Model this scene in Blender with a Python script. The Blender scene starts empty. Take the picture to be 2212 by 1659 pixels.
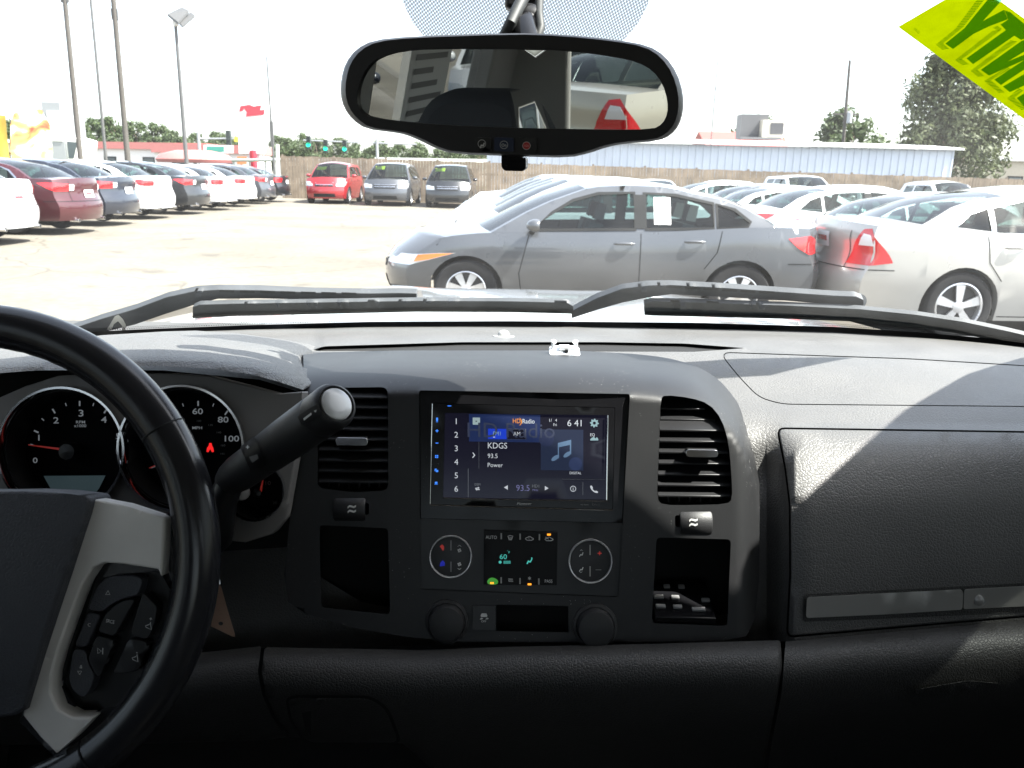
import bpy, bmesh, math, random
import numpy as np
from mathutils import Vector, Matrix
from mathutils.geometry import delaunay_2d_cdt
R_ = math.radians
random.seed(7)
scene = bpy.context.scene
col = scene.collection

# ------------------------------------------------------------------ camera
F_PX, CX, CY = 1700.0, 1106.0, 829.5          # focal length and centre, in units of a 2212 px wide picture
PITCH, ROLL = math.atan(451 / 1700.0), R_(1.0)
CAM = Vector((0, 0, 1.5))
FW = Vector((0, math.cos(PITCH), -math.sin(PITCH)))
UP0 = Vector((0, math.sin(PITCH), math.cos(PITCH)))
RI0 = Vector((1, 0, 0))
RI = math.cos(ROLL) * RI0 + math.sin(ROLL) * UP0
UP = math.cos(ROLL) * UP0 - math.sin(ROLL) * RI0
cam_data = bpy.data.cameras.new('camera')
cam_data.sensor_width = 36.0
cam_data.lens = 36.0 * F_PX / 2212.0
cam_data.clip_start = 0.02
cam_data.clip_end = 3000
cam = bpy.data.objects.new('camera', cam_data)
col.objects.link(cam)
cam.matrix_world = Matrix(((RI.x, UP.x, -FW.x, CAM.x), (RI.y, UP.y, -FW.y, CAM.y), (RI.z, UP.z, -FW.z, CAM.z), (0, 0, 0, 1)))
scene.camera = cam
cam_data.dof.use_dof = True; cam_data.dof.focus_distance = .80; cam_data.dof.aperture_fstop = 20.0   # a phone lens focused on the dash

# ------------------------------------------------------------------ sky, sun, exposure
SUN = Vector((0.45, -0.115, 0.62)).normalized()      # direction towards the sun
w = bpy.data.worlds.new('World'); scene.world = w; w.use_nodes = True
nt = w.node_tree
bg = nt.nodes['Background']
sky = nt.nodes.new('ShaderNodeTexSky'); sky.sky_type = 'NISHITA'; sky.sun_disc = False
sky.sun_elevation = math.asin(SUN.z)
sky.sun_rotation = math.atan2(SUN.x, SUN.y)
sky.air_density = 1.0; sky.dust_density = 2.0; sky.ozone_density = 1.0
hs = nt.nodes.new('ShaderNodeHueSaturation'); hs.inputs['Saturation'].default_value = .5      # hazy summer sky
nt.links.new(sky.outputs[0], hs.inputs['Color']); nt.links.new(hs.outputs[0], bg.inputs[0]); bg.inputs[1].default_value = 0.14
sd = bpy.data.lights.new('sun', 'SUN'); sd.energy = 5.0; sd.angle = R_(0.5); sd.color = (1, .965, .9)
so = bpy.data.objects.new('sun', sd); col.objects.link(so)
so.rotation_euler = SUN.to_track_quat('Z', 'Y').to_euler(); so.location = (0, 0, 40)
scene.view_settings.view_transform = 'Standard'
scene.view_settings.look = 'None'
scene.view_settings.exposure = 2.1
scene.view_settings.gamma = 1.0
scene.view_settings.use_curve_mapping = False
scene.render.engine = 'CYCLES'
cy = scene.cycles
cy.use_denoising = True
try: cy.denoiser = 'OPENIMAGEDENOISE'
except Exception: pass
cy.max_bounces = 8; cy.diffuse_bounces = 4; cy.glossy_bounces = 4; cy.transparent_max_bounces = 24
cy.transmission_bounces = 4; cy.caustics_reflective = False; cy.caustics_refractive = False
cy.sample_clamp_indirect = 6.0

# ------------------------------------------------------------------ pixel helpers (2212 x 1659 picture)
def ray(px, py):
    return FW + RI * ((px - CX) / F_PX) - UP * ((py - CY) / F_PX)
def PY(px, py, Y):
    d = ray(px, py); return CAM + d * (Y / d.y)
def PD(px, py, D): return CAM + ray(px, py) * D
def PP(px, py, o, n):
    d = ray(px, py); return CAM + d * ((o - CAM).dot(n) / d.dot(n))
def gz(x, y):
    yy = max(-40., min(y, 60.)); xx = max(-30., min(x, 40.))
    return -0.014 * xx + 0.003 * yy
def G(px, py):
    d = ray(px, py); z = 0.0
    for _ in range(6):
        t = (z - CAM.z) / d.z; p = CAM + d * t; z = gz(p.x, p.y)
    return p
def pl(pts, x):
    if x <= pts[0][0]: return pts[0][1]
    for (a, b), (c, d) in zip(pts, pts[1:]):
        if x <= c:
            return b + (d - b) * (x - a) / (c - a) if c > a else d
    return pts[-1][1]
def smooth(pts, x):
    """smooth monotone cubic through points"""
    n = len(pts)
    if x <= pts[0][0]: return pts[0][1] + (x - pts[0][0]) * (pts[1][1] - pts[0][1]) / (pts[1][0] - pts[0][0])
    if x >= pts[-1][0]: return pts[-1][1] + (x - pts[-1][0]) * (pts[-1][1] - pts[-2][1]) / (pts[-1][0] - pts[-2][0])
    i = 0
    while x > pts[i + 1][0]: i += 1
    def sl(k): return (pts[k + 1][1] - pts[k][1]) / (pts[k + 1][0] - pts[k][0])
    def tan(k):
        if k == 0: return sl(0)
        if k == n - 1: return sl(n - 2)
        a, b = sl(k - 1), sl(k)
        return 0 if a * b <= 0 else 2 * a * b / (a + b)
    h = pts[i + 1][0] - pts[i][0]; t = (x - pts[i][0]) / h
    m0, m1 = tan(i) * h, tan(i + 1) * h
    return (2*t**3-3*t*t+1)*pts[i][1] + (t**3-2*t*t+t)*m0 + (-2*t**3+3*t*t)*pts[i+1][1] + (t**3-t*t)*m1
def chaikin(p, n=2, closed=True):
    p = [tuple(q) for q in p]
    for _ in range(n):
        q = []
        m = len(p)
        if not closed: q.append(p[0])
        for i in range(m if closed else m - 1):
            a, b = p[i], p[(i + 1) % m]
            q.append(tuple(.75*u+.25*v for u, v in zip(a, b))); q.append(tuple(.25*u+.75*v for u, v in zip(a, b)))
        if not closed: q.append(p[-1])
        p = q
    return p
def roundpoly(p, r, n=4):
    """rounded corners of a 2D polygon"""
    out = []; m = len(p)
    for i in range(m):
        a, b, c = Vector(p[i-1]), Vector(p[i]), Vector(p[(i+1) % m])
        u, v = (a-b), (c-b)
        k = min(r, u.length*.45, v.length*.45)
        s, e = b + u.normalized()*k, b + v.normalized()*k
        for j in range(n+1):
            t = j/n
            q = s*(1-t)**2 + b*2*t*(1-t) + e*t*t
            out.append((q.x, q.y))
    return out
def circ(cx, cy, r, n=32, ry=None):
    ry = r if ry is None else ry
    return [(cx + r*math.cos(2*math.pi*i/n), cy + ry*math.sin(2*math.pi*i/n)) for i in range(n)]

# ------------------------------------------------------------------ objects
def tag(o, label=None, cat=None, group=None, kind=None):
    if label: o['label'] = label
    if cat: o['category'] = cat
    if group: o['group'] = group
    if kind: o['kind'] = kind
    return o
def empty(name, loc=(0, 0, 0), rz=0.0):
    o = bpy.data.objects.new(name, None); o.empty_display_size = .1; col.objects.link(o)
    o.location = loc; o.rotation_euler = (0, 0, rz); return o
def shade(me, ang=40):
    me.polygons.foreach_set('use_smooth', [True]*len(me.polygons))
    try: me.set_sharp_from_angle(angle=R_(ang))
    except Exception: pass
def mesh_of(name, verts, faces, ang=40):
    me = bpy.data.meshes.new(name)
    me.from_pydata([tuple(v) for v in verts], [], faces); me.validate(); me.update()
    if ang: shade(me, ang)
    return me
def link(name, me, m, parent=None, world=True):
    o = bpy.data.objects.new(name, me); col.objects.link(o)
    if m is not None and len(me.materials) == 0: me.materials.append(m)
    if parent is not None:
        o.parent = parent
        if world:
            o.matrix_parent_inverse = Matrix.LocRotScale(parent.location, parent.rotation_euler, parent.scale).inverted()
    return o
def obj(name, verts, faces, m, parent=None, ang=40, world=True):
    return link(name, mesh_of(name, verts, faces, ang), m, parent, world)
class MB:
    """collects verts and faces for one mesh"""
    def __init__(s): s.v = []; s.f = []
    def add(s, v, f):
        k = len(s.v); s.v += [Vector(q) for q in v]; s.f += [tuple(i + k for i in q) for q in f]
        return s
    def box(s, c, d, M=None, taper=1.0):
        c = Vector(c); x, y, z = [q/2 for q in d]
        vs = [Vector((a*x*(taper if e > 0 else 1), b*y*(taper if e > 0 else 1), e*z)) for a in (-1, 1) for b in (-1, 1) for e in (-1, 1)]
        if M is not None: vs = [M @ q for q in vs]
        return s.add([c + q for q in vs], [(0,1,3,2),(4,6,7,5),(0,4,5,1),(2,3,7,6),(0,2,6,4),(1,5,7,3)])
    def tube(s, pts, rad, n=8, cap=True, sx=1.0):
        pts = [Vector(q) for q in pts]; m = len(pts)
        if not hasattr(rad, '__len__'): rad = [rad]*m
        vs = []; ref = None
        for i, q in enumerate(pts):
            t = (pts[min(i+1, m-1)] - pts[max(i-1, 0)]).normalized()
            if ref is None:
                ref = Vector((0, 0, 1)) if abs(t.z) < .9 else Vector((1, 0, 0))
            a = t.cross(ref).normalized(); b = a.cross(t).normalized(); ref = b
            for j in range(n):
                an = 2*math.pi*j/n
                vs.append(q + a*math.cos(an)*rad[i]*sx + b*math.sin(an)*rad[i])
        fs = [(i*n+j, i*n+(j+1) % n, (i+1)*n+(j+1) % n, (i+1)*n+j) for i in range(m-1) for j in range(n)]
        if cap: fs += [tuple(range(n))[::-1], tuple(range((m-1)*n, m*n))]
        return s.add(vs, fs)
    def lathe(s, prof, o, ax, n=32, closed=False):
        """prof: list of (radius, height along ax)"""
        o, ax = Vector(o), Vector(ax).normalized()
        ref = Vector((0, 0, 1)) if abs(ax.z) < .9 else Vector((1, 0, 0))
        a = ax.cross(ref).normalized(); b = ax.cross(a)
        m = len(prof); vs = []
        for r, h in prof:
            for j in range(n):
                an = 2*math.pi*j/n; vs.append(o + ax*h + (a*math.cos(an) + b*math.sin(an))*r)
        fs = [(i*n+j, i*n+(j+1) % n, (i+1)*n+(j+1) % n, (i+1)*n+j) for i in range(m-1) for j in range(n)]
        if closed: fs += [((m-1)*n+j, (m-1)*n+(j+1) % n, (j+1) % n, j) for j in range(n)]
        else:
            if prof[0][0] > 1e-6: fs.append(tuple(range(n))[::-1])
            if prof[-1][0] > 1e-6: fs.append(tuple(range((m-1)*n, m*n)))
        return s.add(vs, fs)
    def prism(s, poly, M, d):
        """poly 2D in the local XY plane of M, from z=0 to z=d"""
        n = len(poly)
        vs = [M @ Vector((x, y, 0)) for x, y in poly] + [M @ Vector((x, y, d)) for x, y in poly]
        return s.add(vs, [tuple(range(n))[::-1], tuple(range(n, 2*n))] + [(i, (i+1) % n, n+(i+1) % n, n+i) for i in range(n)])
    def build(s, name, m, parent=None, ang=40, world=True, bevel=0):
        o = obj(name, s.v, s.f, m, parent, ang, world)
        bm = bmesh.new(); bm.from_mesh(o.data); bmesh.ops.recalc_face_normals(bm, faces=bm.faces); bm.to_mesh(o.data); bm.free()
        if bevel:
            b = o.modifiers.new('bevel', 'BEVEL'); b.width = bevel; b.segments = 2; b.limit_method = 'ANGLE'; b.angle_limit = R_(45)
        return o

# ------------------------------------------------------------------ materials
def mat(name, c, rough=.5, metal=0., spec=.5, coat=0., bump=0., bscale=100., btype='NOISE', vary=0., vscale=8., emit=None, estr=1., dirt=None, bdist=.001, coatr=.05, sheen=0):
    m = bpy.data.materials.new(name); m.use_nodes = True
    t = m.node_tree; b = t.nodes['Principled BSDF']
    b.inputs['Base Color'].default_value = (*c, 1)
    b.inputs['Roughness'].default_value = rough; b.inputs['Metallic'].default_value = metal
    b.inputs['Specular IOR Level'].default_value = spec
    b.inputs['Coat Weight'].default_value = coat; b.inputs['Coat Roughness'].default_value = coatr
    tc = None
    if bump or vary or dirt:
        tc = t.nodes.new('ShaderNodeTexCoord')
    if vary:
        n = t.nodes.new('ShaderNodeTexNoise'); n.inputs['Scale'].default_value = vscale; n.inputs['Detail'].default_value = 6
        t.links.new(tc.outputs['Object'], n.inputs['Vector'])
        r = t.nodes.new('ShaderNodeMapRange'); r.inputs[1].default_value = .3; r.inputs[2].default_value = .7
        r.inputs[3].default_value = 1 - vary; r.inputs[4].default_value = 1 + vary
        t.links.new(n.outputs['Fac'], r.inputs[0])
        x = t.nodes.new('ShaderNodeVectorMath'); x.operation = 'SCALE'; x.inputs[0].default_value = c
        t.links.new(r.outputs[0], x.inputs['Scale']); t.links.new(x.outputs[0], b.inputs['Base Color'])
        r2 = t.nodes.new('ShaderNodeMapRange'); r2.inputs[3].default_value = max(.02, rough - .08); r2.inputs[4].default_value = min(1, rough + .08)
        t.links.new(n.outputs['Fac'], r2.inputs[0]); t.links.new(r2.outputs[0], b.inputs['Roughness'])
    if dirt:      # small pale dust specks: (colour, scale, threshold)
        v = t.nodes.new('ShaderNodeTexVoronoi'); v.inputs['Scale'].default_value = dirt[1]
        t.links.new(tc.outputs['Object'], v.inputs['Vector'])
        n2 = t.nodes.new('ShaderNodeTexNoise'); n2.inputs['Scale'].default_value = 14; t.links.new(tc.outputs['Object'], n2.inputs['Vector'])
        mr = t.nodes.new('ShaderNodeMapRange'); mr.inputs[1].default_value = .45; mr.inputs[2].default_value = .75; mr.inputs[3].default_value = 0; mr.inputs[4].default_value = dirt[2]
        t.links.new(n2.outputs['Fac'], mr.inputs[0])
        lt = t.nodes.new('ShaderNodeMath'); lt.operation = 'LESS_THAN'; t.links.new(v.outputs['Distance'], lt.inputs[0]); t.links.new(mr.outputs[0], lt.inputs[1])
        mx = t.nodes.new('ShaderNodeMix'); mx.data_type = 'RGBA'; mx.inputs['B'].default_value = (*dirt[0], 1)
        old = b.inputs['Base Color'].links
        if old: t.links.new(old[0].from_socket, mx.inputs['A'])
        else: mx.inputs['A'].default_value = (*c, 1)
        t.links.new(lt.outputs[0], mx.inputs['Factor']); t.links.new(mx.outputs['Result'], b.inputs['Base Color'])
    if bump:
        if btype == 'VORONOI':
            n = t.nodes.new('ShaderNodeTexVoronoi'); n.feature = 'DISTANCE_TO_EDGE'; out = n.outputs['Distance']
        elif btype == 'WAVE':
            n = t.nodes.new('ShaderNodeTexWave'); out = n.outputs['Fac']
        else:
            n = t.nodes.new('ShaderNodeTexNoise'); n.inputs['Detail'].default_value = 4; out = n.outputs['Fac']
        n.inputs['Scale'].default_value = bscale
        t.links.new(tc.outputs['Object'], n.inputs['Vector'])
        if btype == 'VORONOI':
            cl = t.nodes.new('ShaderNodeMath'); cl.operation = 'MINIMUM'; cl.inputs[1].default_value = .18
            t.links.new(out, cl.inputs[0]); out = cl.outputs[0]
        bp = t.nodes.new('ShaderNodeBump'); bp.inputs['Strength'].default_value = bump; bp.inputs['Distance'].default_value = bdist
        t.links.new(out, bp.inputs['Height']); t.links.new(bp.outputs[0], b.inputs['Normal'])
    if emit:
        b.inputs['Emission Color'].default_value = (*emit, 1); b.inputs['Emission Strength'].default_value = estr
    return m
def glass_mat(name, tint, gloss=.0, dust=0., rough=.0, dustc=(.8, .8, .78)):
    m = bpy.data.materials.new(name); m.use_nodes = True; t = m.node_tree
    t.nodes.remove(t.nodes['Principled BSDF']); out = t.nodes['Material Output']
    tr = t.nodes.new('ShaderNodeBsdfTransparent'); tr.inputs[0].default_value = (*tint, 1)
    gl = t.nodes.new('ShaderNodeBsdfGlossy'); gl.inputs['Roughness'].default_value = rough
    fr = t.nodes.new('ShaderNodeFresnel'); fr.inputs[0].default_value = 1.45
    mx = t.nodes.new('ShaderNodeMixShader')
    if gloss:
        mu = t.nodes.new('ShaderNodeMath'); mu.operation = 'MULTIPLY'; mu.inputs[1].default_value = gloss
        t.links.new(fr.outputs[0], mu.inputs[0]); t.links.new(mu.outputs[0], mx.inputs[0])
    else: mx.inputs[0].default_value = 0
    t.links.new(tr.outputs[0], mx.inputs[1]); t.links.new(gl.outputs[0], mx.inputs[2])
    last = mx
    if dust:
        df = t.nodes.new('ShaderNodeBsdfTranslucent'); df.inputs[0].default_value = (*dustc, 1)
        n = t.nodes.new('ShaderNodeTexNoise'); n.inputs['Scale'].default_value = 9; n.inputs['Detail'].default_value = 8
        tc = t.nodes.new('ShaderNodeTexCoord'); t.links.new(tc.outputs['Object'], n.inputs['Vector'])
        r = t.nodes.new('ShaderNodeMapRange'); r.inputs[1].default_value = .35; r.inputs[2].default_value = .7
        r.inputs[3].default_value = dust*.6; r.inputs[4].default_value = dust*1.5
        t.links.new(n.outputs['Fac'], r.inputs[0])
        m2 = t.nodes.new('ShaderNodeMixShader'); t.links.new(r.outputs[0], m2.inputs[0])
        t.links.new(mx.outputs[0], m2.inputs[1]); t.links.new(df.outputs[0], m2.inputs[2]); last = m2
    t.links.new(last.outputs[0], out.inputs[0])
    return m

# ------------------------------------------------------------------ filled patches, traced in the picture and laid on a surface
def in_poly(poly, X, Y):
    p = np.asarray(poly, float); x0, y0 = p[:, 0], p[:, 1]; x1, y1 = np.roll(x0, -1), np.roll(y0, -1)
    X = X[:, None]; Y = Y[:, None]
    c = ((y0 > Y) != (y1 > Y)) & (X < (x1-x0)*(Y-y0)/np.where(y1 == y0, 1e-9, y1-y0) + x0)
    return c.sum(1) % 2 == 1
def pdist(poly, X, Y):
    p = np.asarray(poly, float); a = p; b = np.roll(p, -1, 0); d = b-a
    P = np.stack([X, Y], -1)[:, None]
    t = np.clip(((P-a)*d).sum(-1)/np.maximum((d*d).sum(-1), 1e-12), 0, 1)
    return np.sqrt(((P-(a+d*t[..., None]))**2).sum(-1)).min(1)
def resample(poly, step):
    out = []
    for i in range(len(poly)):
        a, b = np.array(poly[i], float), np.array(poly[(i+1) % len(poly)], float)
        n = max(1, int(math.ceil(np.linalg.norm(b-a)/step)))
        for k in range(n): out.append(tuple(a+(b-a)*k/n))
    return out
def fill2d(outer, holes, step):
    loops = [resample(outer, step)] + [resample(h, step) for h in holes]
    A = np.asarray(outer, float); lo, hi = A.min(0), A.max(0)
    gx, gy = np.meshgrid(np.arange(lo[0]+step/2, hi[0], step), np.arange(lo[1]+step/2, hi[1], step))
    gx, gy = gx.ravel(), gy.ravel()
    if len(gx):
        k = in_poly(outer, gx, gy)
        for h in holes: k &= ~in_poly(h, gx, gy)
        gx, gy = gx[k], gy[k]
        for l in loops:
            if len(gx):
                k = pdist(l, gx, gy) > step*.45; gx, gy = gx[k], gy[k]
    pts = []; edges = []
    for l in loops:
        s = len(pts); pts += l; edges += [(s+i, s+(i+1) % len(l)) for i in range(len(l))]
    nb = len(pts)
    pts += list(zip(gx.tolist(), gy.tolist()))
    v, e, f, ov, oe, of = delaunay_2d_cdt([Vector(q) for q in pts], edges, [], 0, 1e-6)
    V = np.array([tuple(q) for q in v]); T = np.array([tuple(q) for q in f])
    c = V[T].mean(1)
    k = in_poly(outer, c[:, 0], c[:, 1])
    for h in holes: k &= ~in_poly(h, c[:, 0], c[:, 1])
    T = T[k]
    inv = {}
    for i, q in enumerate(ov):
        for s in q: inv[s] = i
    rings = []; s = 0
    for l in loops:
        rings.append([inv[s+i] for i in range(len(l))]); s += len(l)
    return V, T, rings
def patch_mesh(outer, surf, holes=(), step=20, skirt=0., sdir=None, eye=None, split=False):
    """surf(x,y)->Vector. skirt: depth of the edge; sdir: its direction (default away from the eye)"""
    V, T, rings = fill2d(outer, list(holes), step)
    P = [surf(x, y) for x, y in V]
    eye = CAM if eye is None else eye
    F = []
    for a, b, c in T:
        n = (P[b]-P[a]).cross(P[c]-P[a])
        F.append((int(a), int(b), int(c)) if n.dot(eye-P[a]) > 0 else (int(a), int(c), int(b)))
    if skirt:
        sk = skirt if hasattr(skirt, '__len__') else [skirt]*len(rings)
        for ring, depth in zip(rings, sk):
            if not depth: continue
            if split:      # own vertices, so the edge stays crisp
                k0 = len(P); P += [P[i].copy() for i in ring]; ring = list(range(k0, k0+len(ring)))
            k = len(P)
            for i in ring:
                d = sdir if sdir is not None else (P[i]-eye).normalized()
                P.append(P[i] + d*depth)
            n = len(ring)
            for i in range(n):
                F.append((ring[i], ring[(i+1) % n], k+(i+1) % n, k+i))
    return P, F
def patch(name, outer, surf, m, parent=None, holes=(), step=20, skirt=0., sdir=None, ang=50, bevel=0, eye=None):
    P, Fc = patch_mesh(outer, surf, holes, step, skirt, sdir, eye, not bevel)
    o = obj(name, P, Fc, m, parent, ang)
    if bevel:
        b = o.modifiers.new('bevel', 'BEVEL'); b.width = bevel; b.segments = 2; b.limit_method = 'ANGLE'; b.angle_limit = R_(50)
    return o

# ------------------------------------------------------------------ lettering
_tc = {}
def text2d(s, bold=0.0, shear=0.0):
    k = (s, bold, shear)
    if k not in _tc:
        c = bpy.data.curves.new('txt', 'FONT'); c.body = s; c.size = 1; c.offset = bold; c.shear = shear; c.resolution_u = 3
        o = bpy.data.objects.new('txt', c); col.objects.link(o)
        bpy.context.view_layer.update()
        me = bpy.data.meshes.new_from_object(o.evaluated_get(bpy.context.evaluated_depsgraph_get()))
        v = [(q.co.x, q.co.y) for q in me.vertices]; f = [tuple(p.vertices) for p in me.polygons]
        bpy.data.objects.remove(o); bpy.data.curves.remove(c); bpy.data.meshes.remove(me)
        _tc[k] = (v, f)
    return _tc[k]
CAPH = 0.73
def text(name, s, px, py, h, surf, m, parent, align='C', dx=(1, 0), up=(0, -1), wide=1.0, bold=0.0, shear=0.0, eye=None):
    """letters of cap height h at (px, py) = middle of the line, laid on surf"""
    v, f = text2d(s, bold, shear)
    if not v: return None
    xs = [q[0] for q in v]; a, b = min(xs), max(xs)
    off = {'L': a, 'C': (a+b)/2, 'R': b}[align]
    k = h/CAPH
    P = []
    for x, y in v:
        u = (x-off)*k*wide; t = (y-CAPH/2)*k
        P.append(surf(px + u*dx[0] + t*up[0], py + u*dx[1] + t*up[1]))
    eye = CAM if eye is None else eye
    F = []
    for q in f:
        n = (P[q[1]]-P[q[0]]).cross(P[q[2]]-P[q[0]])
        F.append(q if n.dot(eye-P[q[0]]) > 0 else tuple(reversed(q)))
    return obj(name, P, F, m, parent, 0)

def grow(poly, d):
    c = np.asarray(poly); n = len(c); out = []
    area = sum(c[i][0]*c[(i+1) % n][1]-c[(i+1) % n][0]*c[i][1] for i in range(n))
    sg = 1 if area > 0 else -1
    for i in range(n):
        e = c[(i+1) % n]-c[i-1]; L = np.linalg.norm(e)
        if L < 1e-6: out.append(tuple(c[i])); continue
        out.append((c[i][0]+sg*d*e[1]/L, c[i][1]-sg*d*e[0]/L))
    return out
# ================================================================== THE LOT
E_ = {}
def ground_mat():
    m = bpy.data.materials.new('lot_concrete'); m.use_nodes = True; t = m.node_tree; b = t.nodes['Principled BSDF']
    tc = t.nodes.new('ShaderNodeTexCoord')
    def noise(s, d=8):
        n = t.nodes.new('ShaderNodeTexNoise'); n.inputs['Scale'].default_value = s; n.inputs['Detail'].default_value = d
        t.links.new(tc.outputs['Object'], n.inputs['Vector']); return n.outputs['Fac']
    def ramp(src, a, b_, c, d):
        r = t.nodes.new('ShaderNodeMapRange'); r.inputs[1].default_value = a; r.inputs[2].default_value = b_; r.inputs[3].default_value = c; r.inputs[4].default_value = d
        t.links.new(src, r.inputs[0]); return r.outputs[0]
    mx = t.nodes.new('ShaderNodeMix'); mx.data_type = 'RGBA'
    mx.inputs['A'].default_value = (.110, .096, .076, 1); mx.inputs['B'].default_value = (.172, .155, .126, 1)
    t.links.new(ramp(noise(.35), .3, .7, 0, 1), mx.inputs['Factor'])
    mul = t.nodes.new('ShaderNodeVectorMath'); mul.operation = 'SCALE'
    t.links.new(mx.outputs['Result'], mul.inputs[0]); t.links.new(ramp(noise(9), .3, .7, .82, 1.1), mul.inputs['Scale'])
    # cracks and sealed joints
    v = t.nodes.new('ShaderNodeTexVoronoi'); v.feature = 'DISTANCE_TO_EDGE'; v.inputs['Scale'].default_value = .22
    wn = t.nodes.new('ShaderNodeVectorMath'); wn.operation = 'ADD'; nn = t.nodes.new('ShaderNodeTexNoise'); nn.inputs['Scale'].default_value = .8; t.links.new(tc.outputs['Object'], nn.inputs['Vector'])
    t.links.new(tc.outputs['Object'], wn.inputs[0]); t.links.new(nn.outputs['Color'], wn.inputs[1]); t.links.new(wn.outputs[0], v.inputs['Vector'])
    mul2 = t.nodes.new('ShaderNodeVectorMath'); mul2.operation = 'SCALE'; t.links.new(mul.outputs[0], mul2.inputs[0]); t.links.new(ramp(v.outputs['Distance'], .003, .008, .68, 1.), mul2.inputs['Scale'])
    mul3 = t.nodes.new('ShaderNodeVectorMath'); mul3.operation = 'SCALE'; t.links.new(mul2.outputs[0], mul3.inputs[0]); t.links.new(ramp(noise(1.3, 3), .62, .74, 1., .62), mul3.inputs['Scale']); mul = mul3
    # darker asphalt to the right of the lot and behind the rows
    sx = t.nodes.new('ShaderNodeSeparateXYZ'); t.links.new(tc.outputs['Object'], sx.inputs[0])
    e = t.nodes.new('ShaderNodeMath'); e.operation = 'ADD'; t.links.new(sx.outputs[0], e.inputs[0]); t.links.new(ramp(noise(.6), 0, 1, -1.2, 1.2), e.inputs[1])
    k = ramp(e.outputs[0], 3.2, 4.4, 0, 1)
    m2 = t.nodes.new('ShaderNodeMix'); m2.data_type = 'RGBA'; m2.inputs['B'].default_value = (.075, .075, .075, 1)
    t.links.new(k, m2.inputs['Factor']); t.links.new(mul.outputs[0], m2.inputs['A']); t.links.new(m2.outputs['Result'], b.inputs['Base Color'])
    b.inputs['Roughness'].default_value = .85
    bp = t.nodes.new('ShaderNodeBump'); bp.inputs['Strength'].default_value = .4; bp.inputs['Distance'].default_value = .01
    t.links.new(noise(60), bp.inputs['Height']); t.links.new(bp.outputs[0], b.inputs['Normal'])
    return m
xs = sorted(set([-1500, -600, -250, -120, -70, -45, -30] + list(range(-28, 42, 4)) + [40, 60, 90, 160, 350, 800, 1500])); ys = sorted(set([-800, -200, -60, -40] + list(range(-36, 62, 4)) + [60, 80, 120, 200, 400, 900, 2000]))
V = [(x, y, gz(x, y)) for y in ys for x in xs]; nx = len(xs)
tag(obj('ground', V, [(j*nx+i, j*nx+i+1, (j+1)*nx+i+1, (j+1)*nx+i) for j in range(len(ys)-1) for i in range(nx-1)], ground_mat(), None), kind='structure')
def sheet(name, x0, x1, y0, y1, dz, m):
    X = np.linspace(x0, x1, 20); Yv = np.linspace(y0, y1, 8)
    V = [(x, y, gz(x, y)+dz) for y in Yv for x in X]
    return tag(obj(name, V, [(j*20+i, j*20+i+1, (j+1)*20+i+1, (j+1)*20+i) for j in range(7) for i in range(19)], m), kind='structure')
E_['asph'] = mat('asphalt', (.07, .07, .072), .9, bump=.3, bscale=40, vary=.15, vscale=1.2)
E_['grass'] = mat('dry_grass', (.10, .115, .045), .95, bump=.6, bscale=8, vary=.25, vscale=.8)
sheet('road', -160, 8, 52, 66, .006, E_['asph'])
sheet('verge', -160, -14, 41, 51, .008, E_['grass'])
sheet('field', -160, 160, 75, 220, .008, E_['grass'])

# ------------------------------------------------------------------ cars
def paint(name, c, metal=.25, rough=.30, vary=.03):
    return mat(name, c, rough, metal=metal, coat=1.0, vary=vary, vscale=4, coatr=.06)
PT = {'grey': paint('grey_metallic', (.080, .085, .094), .35), 'white': paint('white_paint', (.72, .73, .74), 0), 'silver': paint('silver_paint', (.52, .52, .52), .45), 'maroon': paint('maroon_paint', (.058, .008, .012), .25),
      'navy': paint('dark_navy', (.016, .020, .032), .3), 'black': paint('black_paint', (.012, .014, .017), .2), 'charcoal': paint('charcoal_paint', (.06, .065, .075), .3), 'red': paint('red_paint', (.30, .012, .018), .2),
      'pale': paint('pale_silver', (.44, .425, .395), .35), 'blue': paint('light_blue', (.35, .42, .52), .4), 'beige': paint('champagne', (.50, .46, .38), .4)}
E_['glass'] = glass_mat('car_glass', (.50, .60, .58), gloss=1.0)
E_['trimblack'] = mat('car_trim', (.015, .016, .017), .6, spec=.12)
E_['tyre'] = mat('tyre', (.022, .022, .023), .85, spec=.15, bump=.3, bscale=60, vary=.15, vscale=6)
E_['rim'] = mat('alloy', (.62, .62, .63), .30, metal=.8, vary=.06)
E_['rimdark'] = mat('brake_dark', (.03, .03, .03), .6)
E_['tail'] = mat('red_lens', (.55, .012, .016), .12, coat=1, spec=.6)
E_['tailw'] = mat('clear_lens', (.75, .72, .72), .12, coat=1)
E_['head'] = mat('headlight_lens', (.55, .57, .58), .10, metal=.4, coat=1)
E_['amberlens'] = mat('amber_lens', (.75, .22, .04), .15, coat=1)
E_['chrome'] = mat('car_chrome', (.72, .72, .73), .15, metal=1)
E_['plate'] = mat('plate_white', (.72, .72, .74), .45)
E_['seatg'] = mat('car_seat', (.10, .10, .105), .9)
E_['seatb'] = mat('car_seat_beige', (.34, .31, .26), .9)
E_['price'] = mat('window_paper', (.80, .80, .78), .8)
E_['yellow'] = mat('yellow_sticker', (.62, .75, .05), .6)

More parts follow.
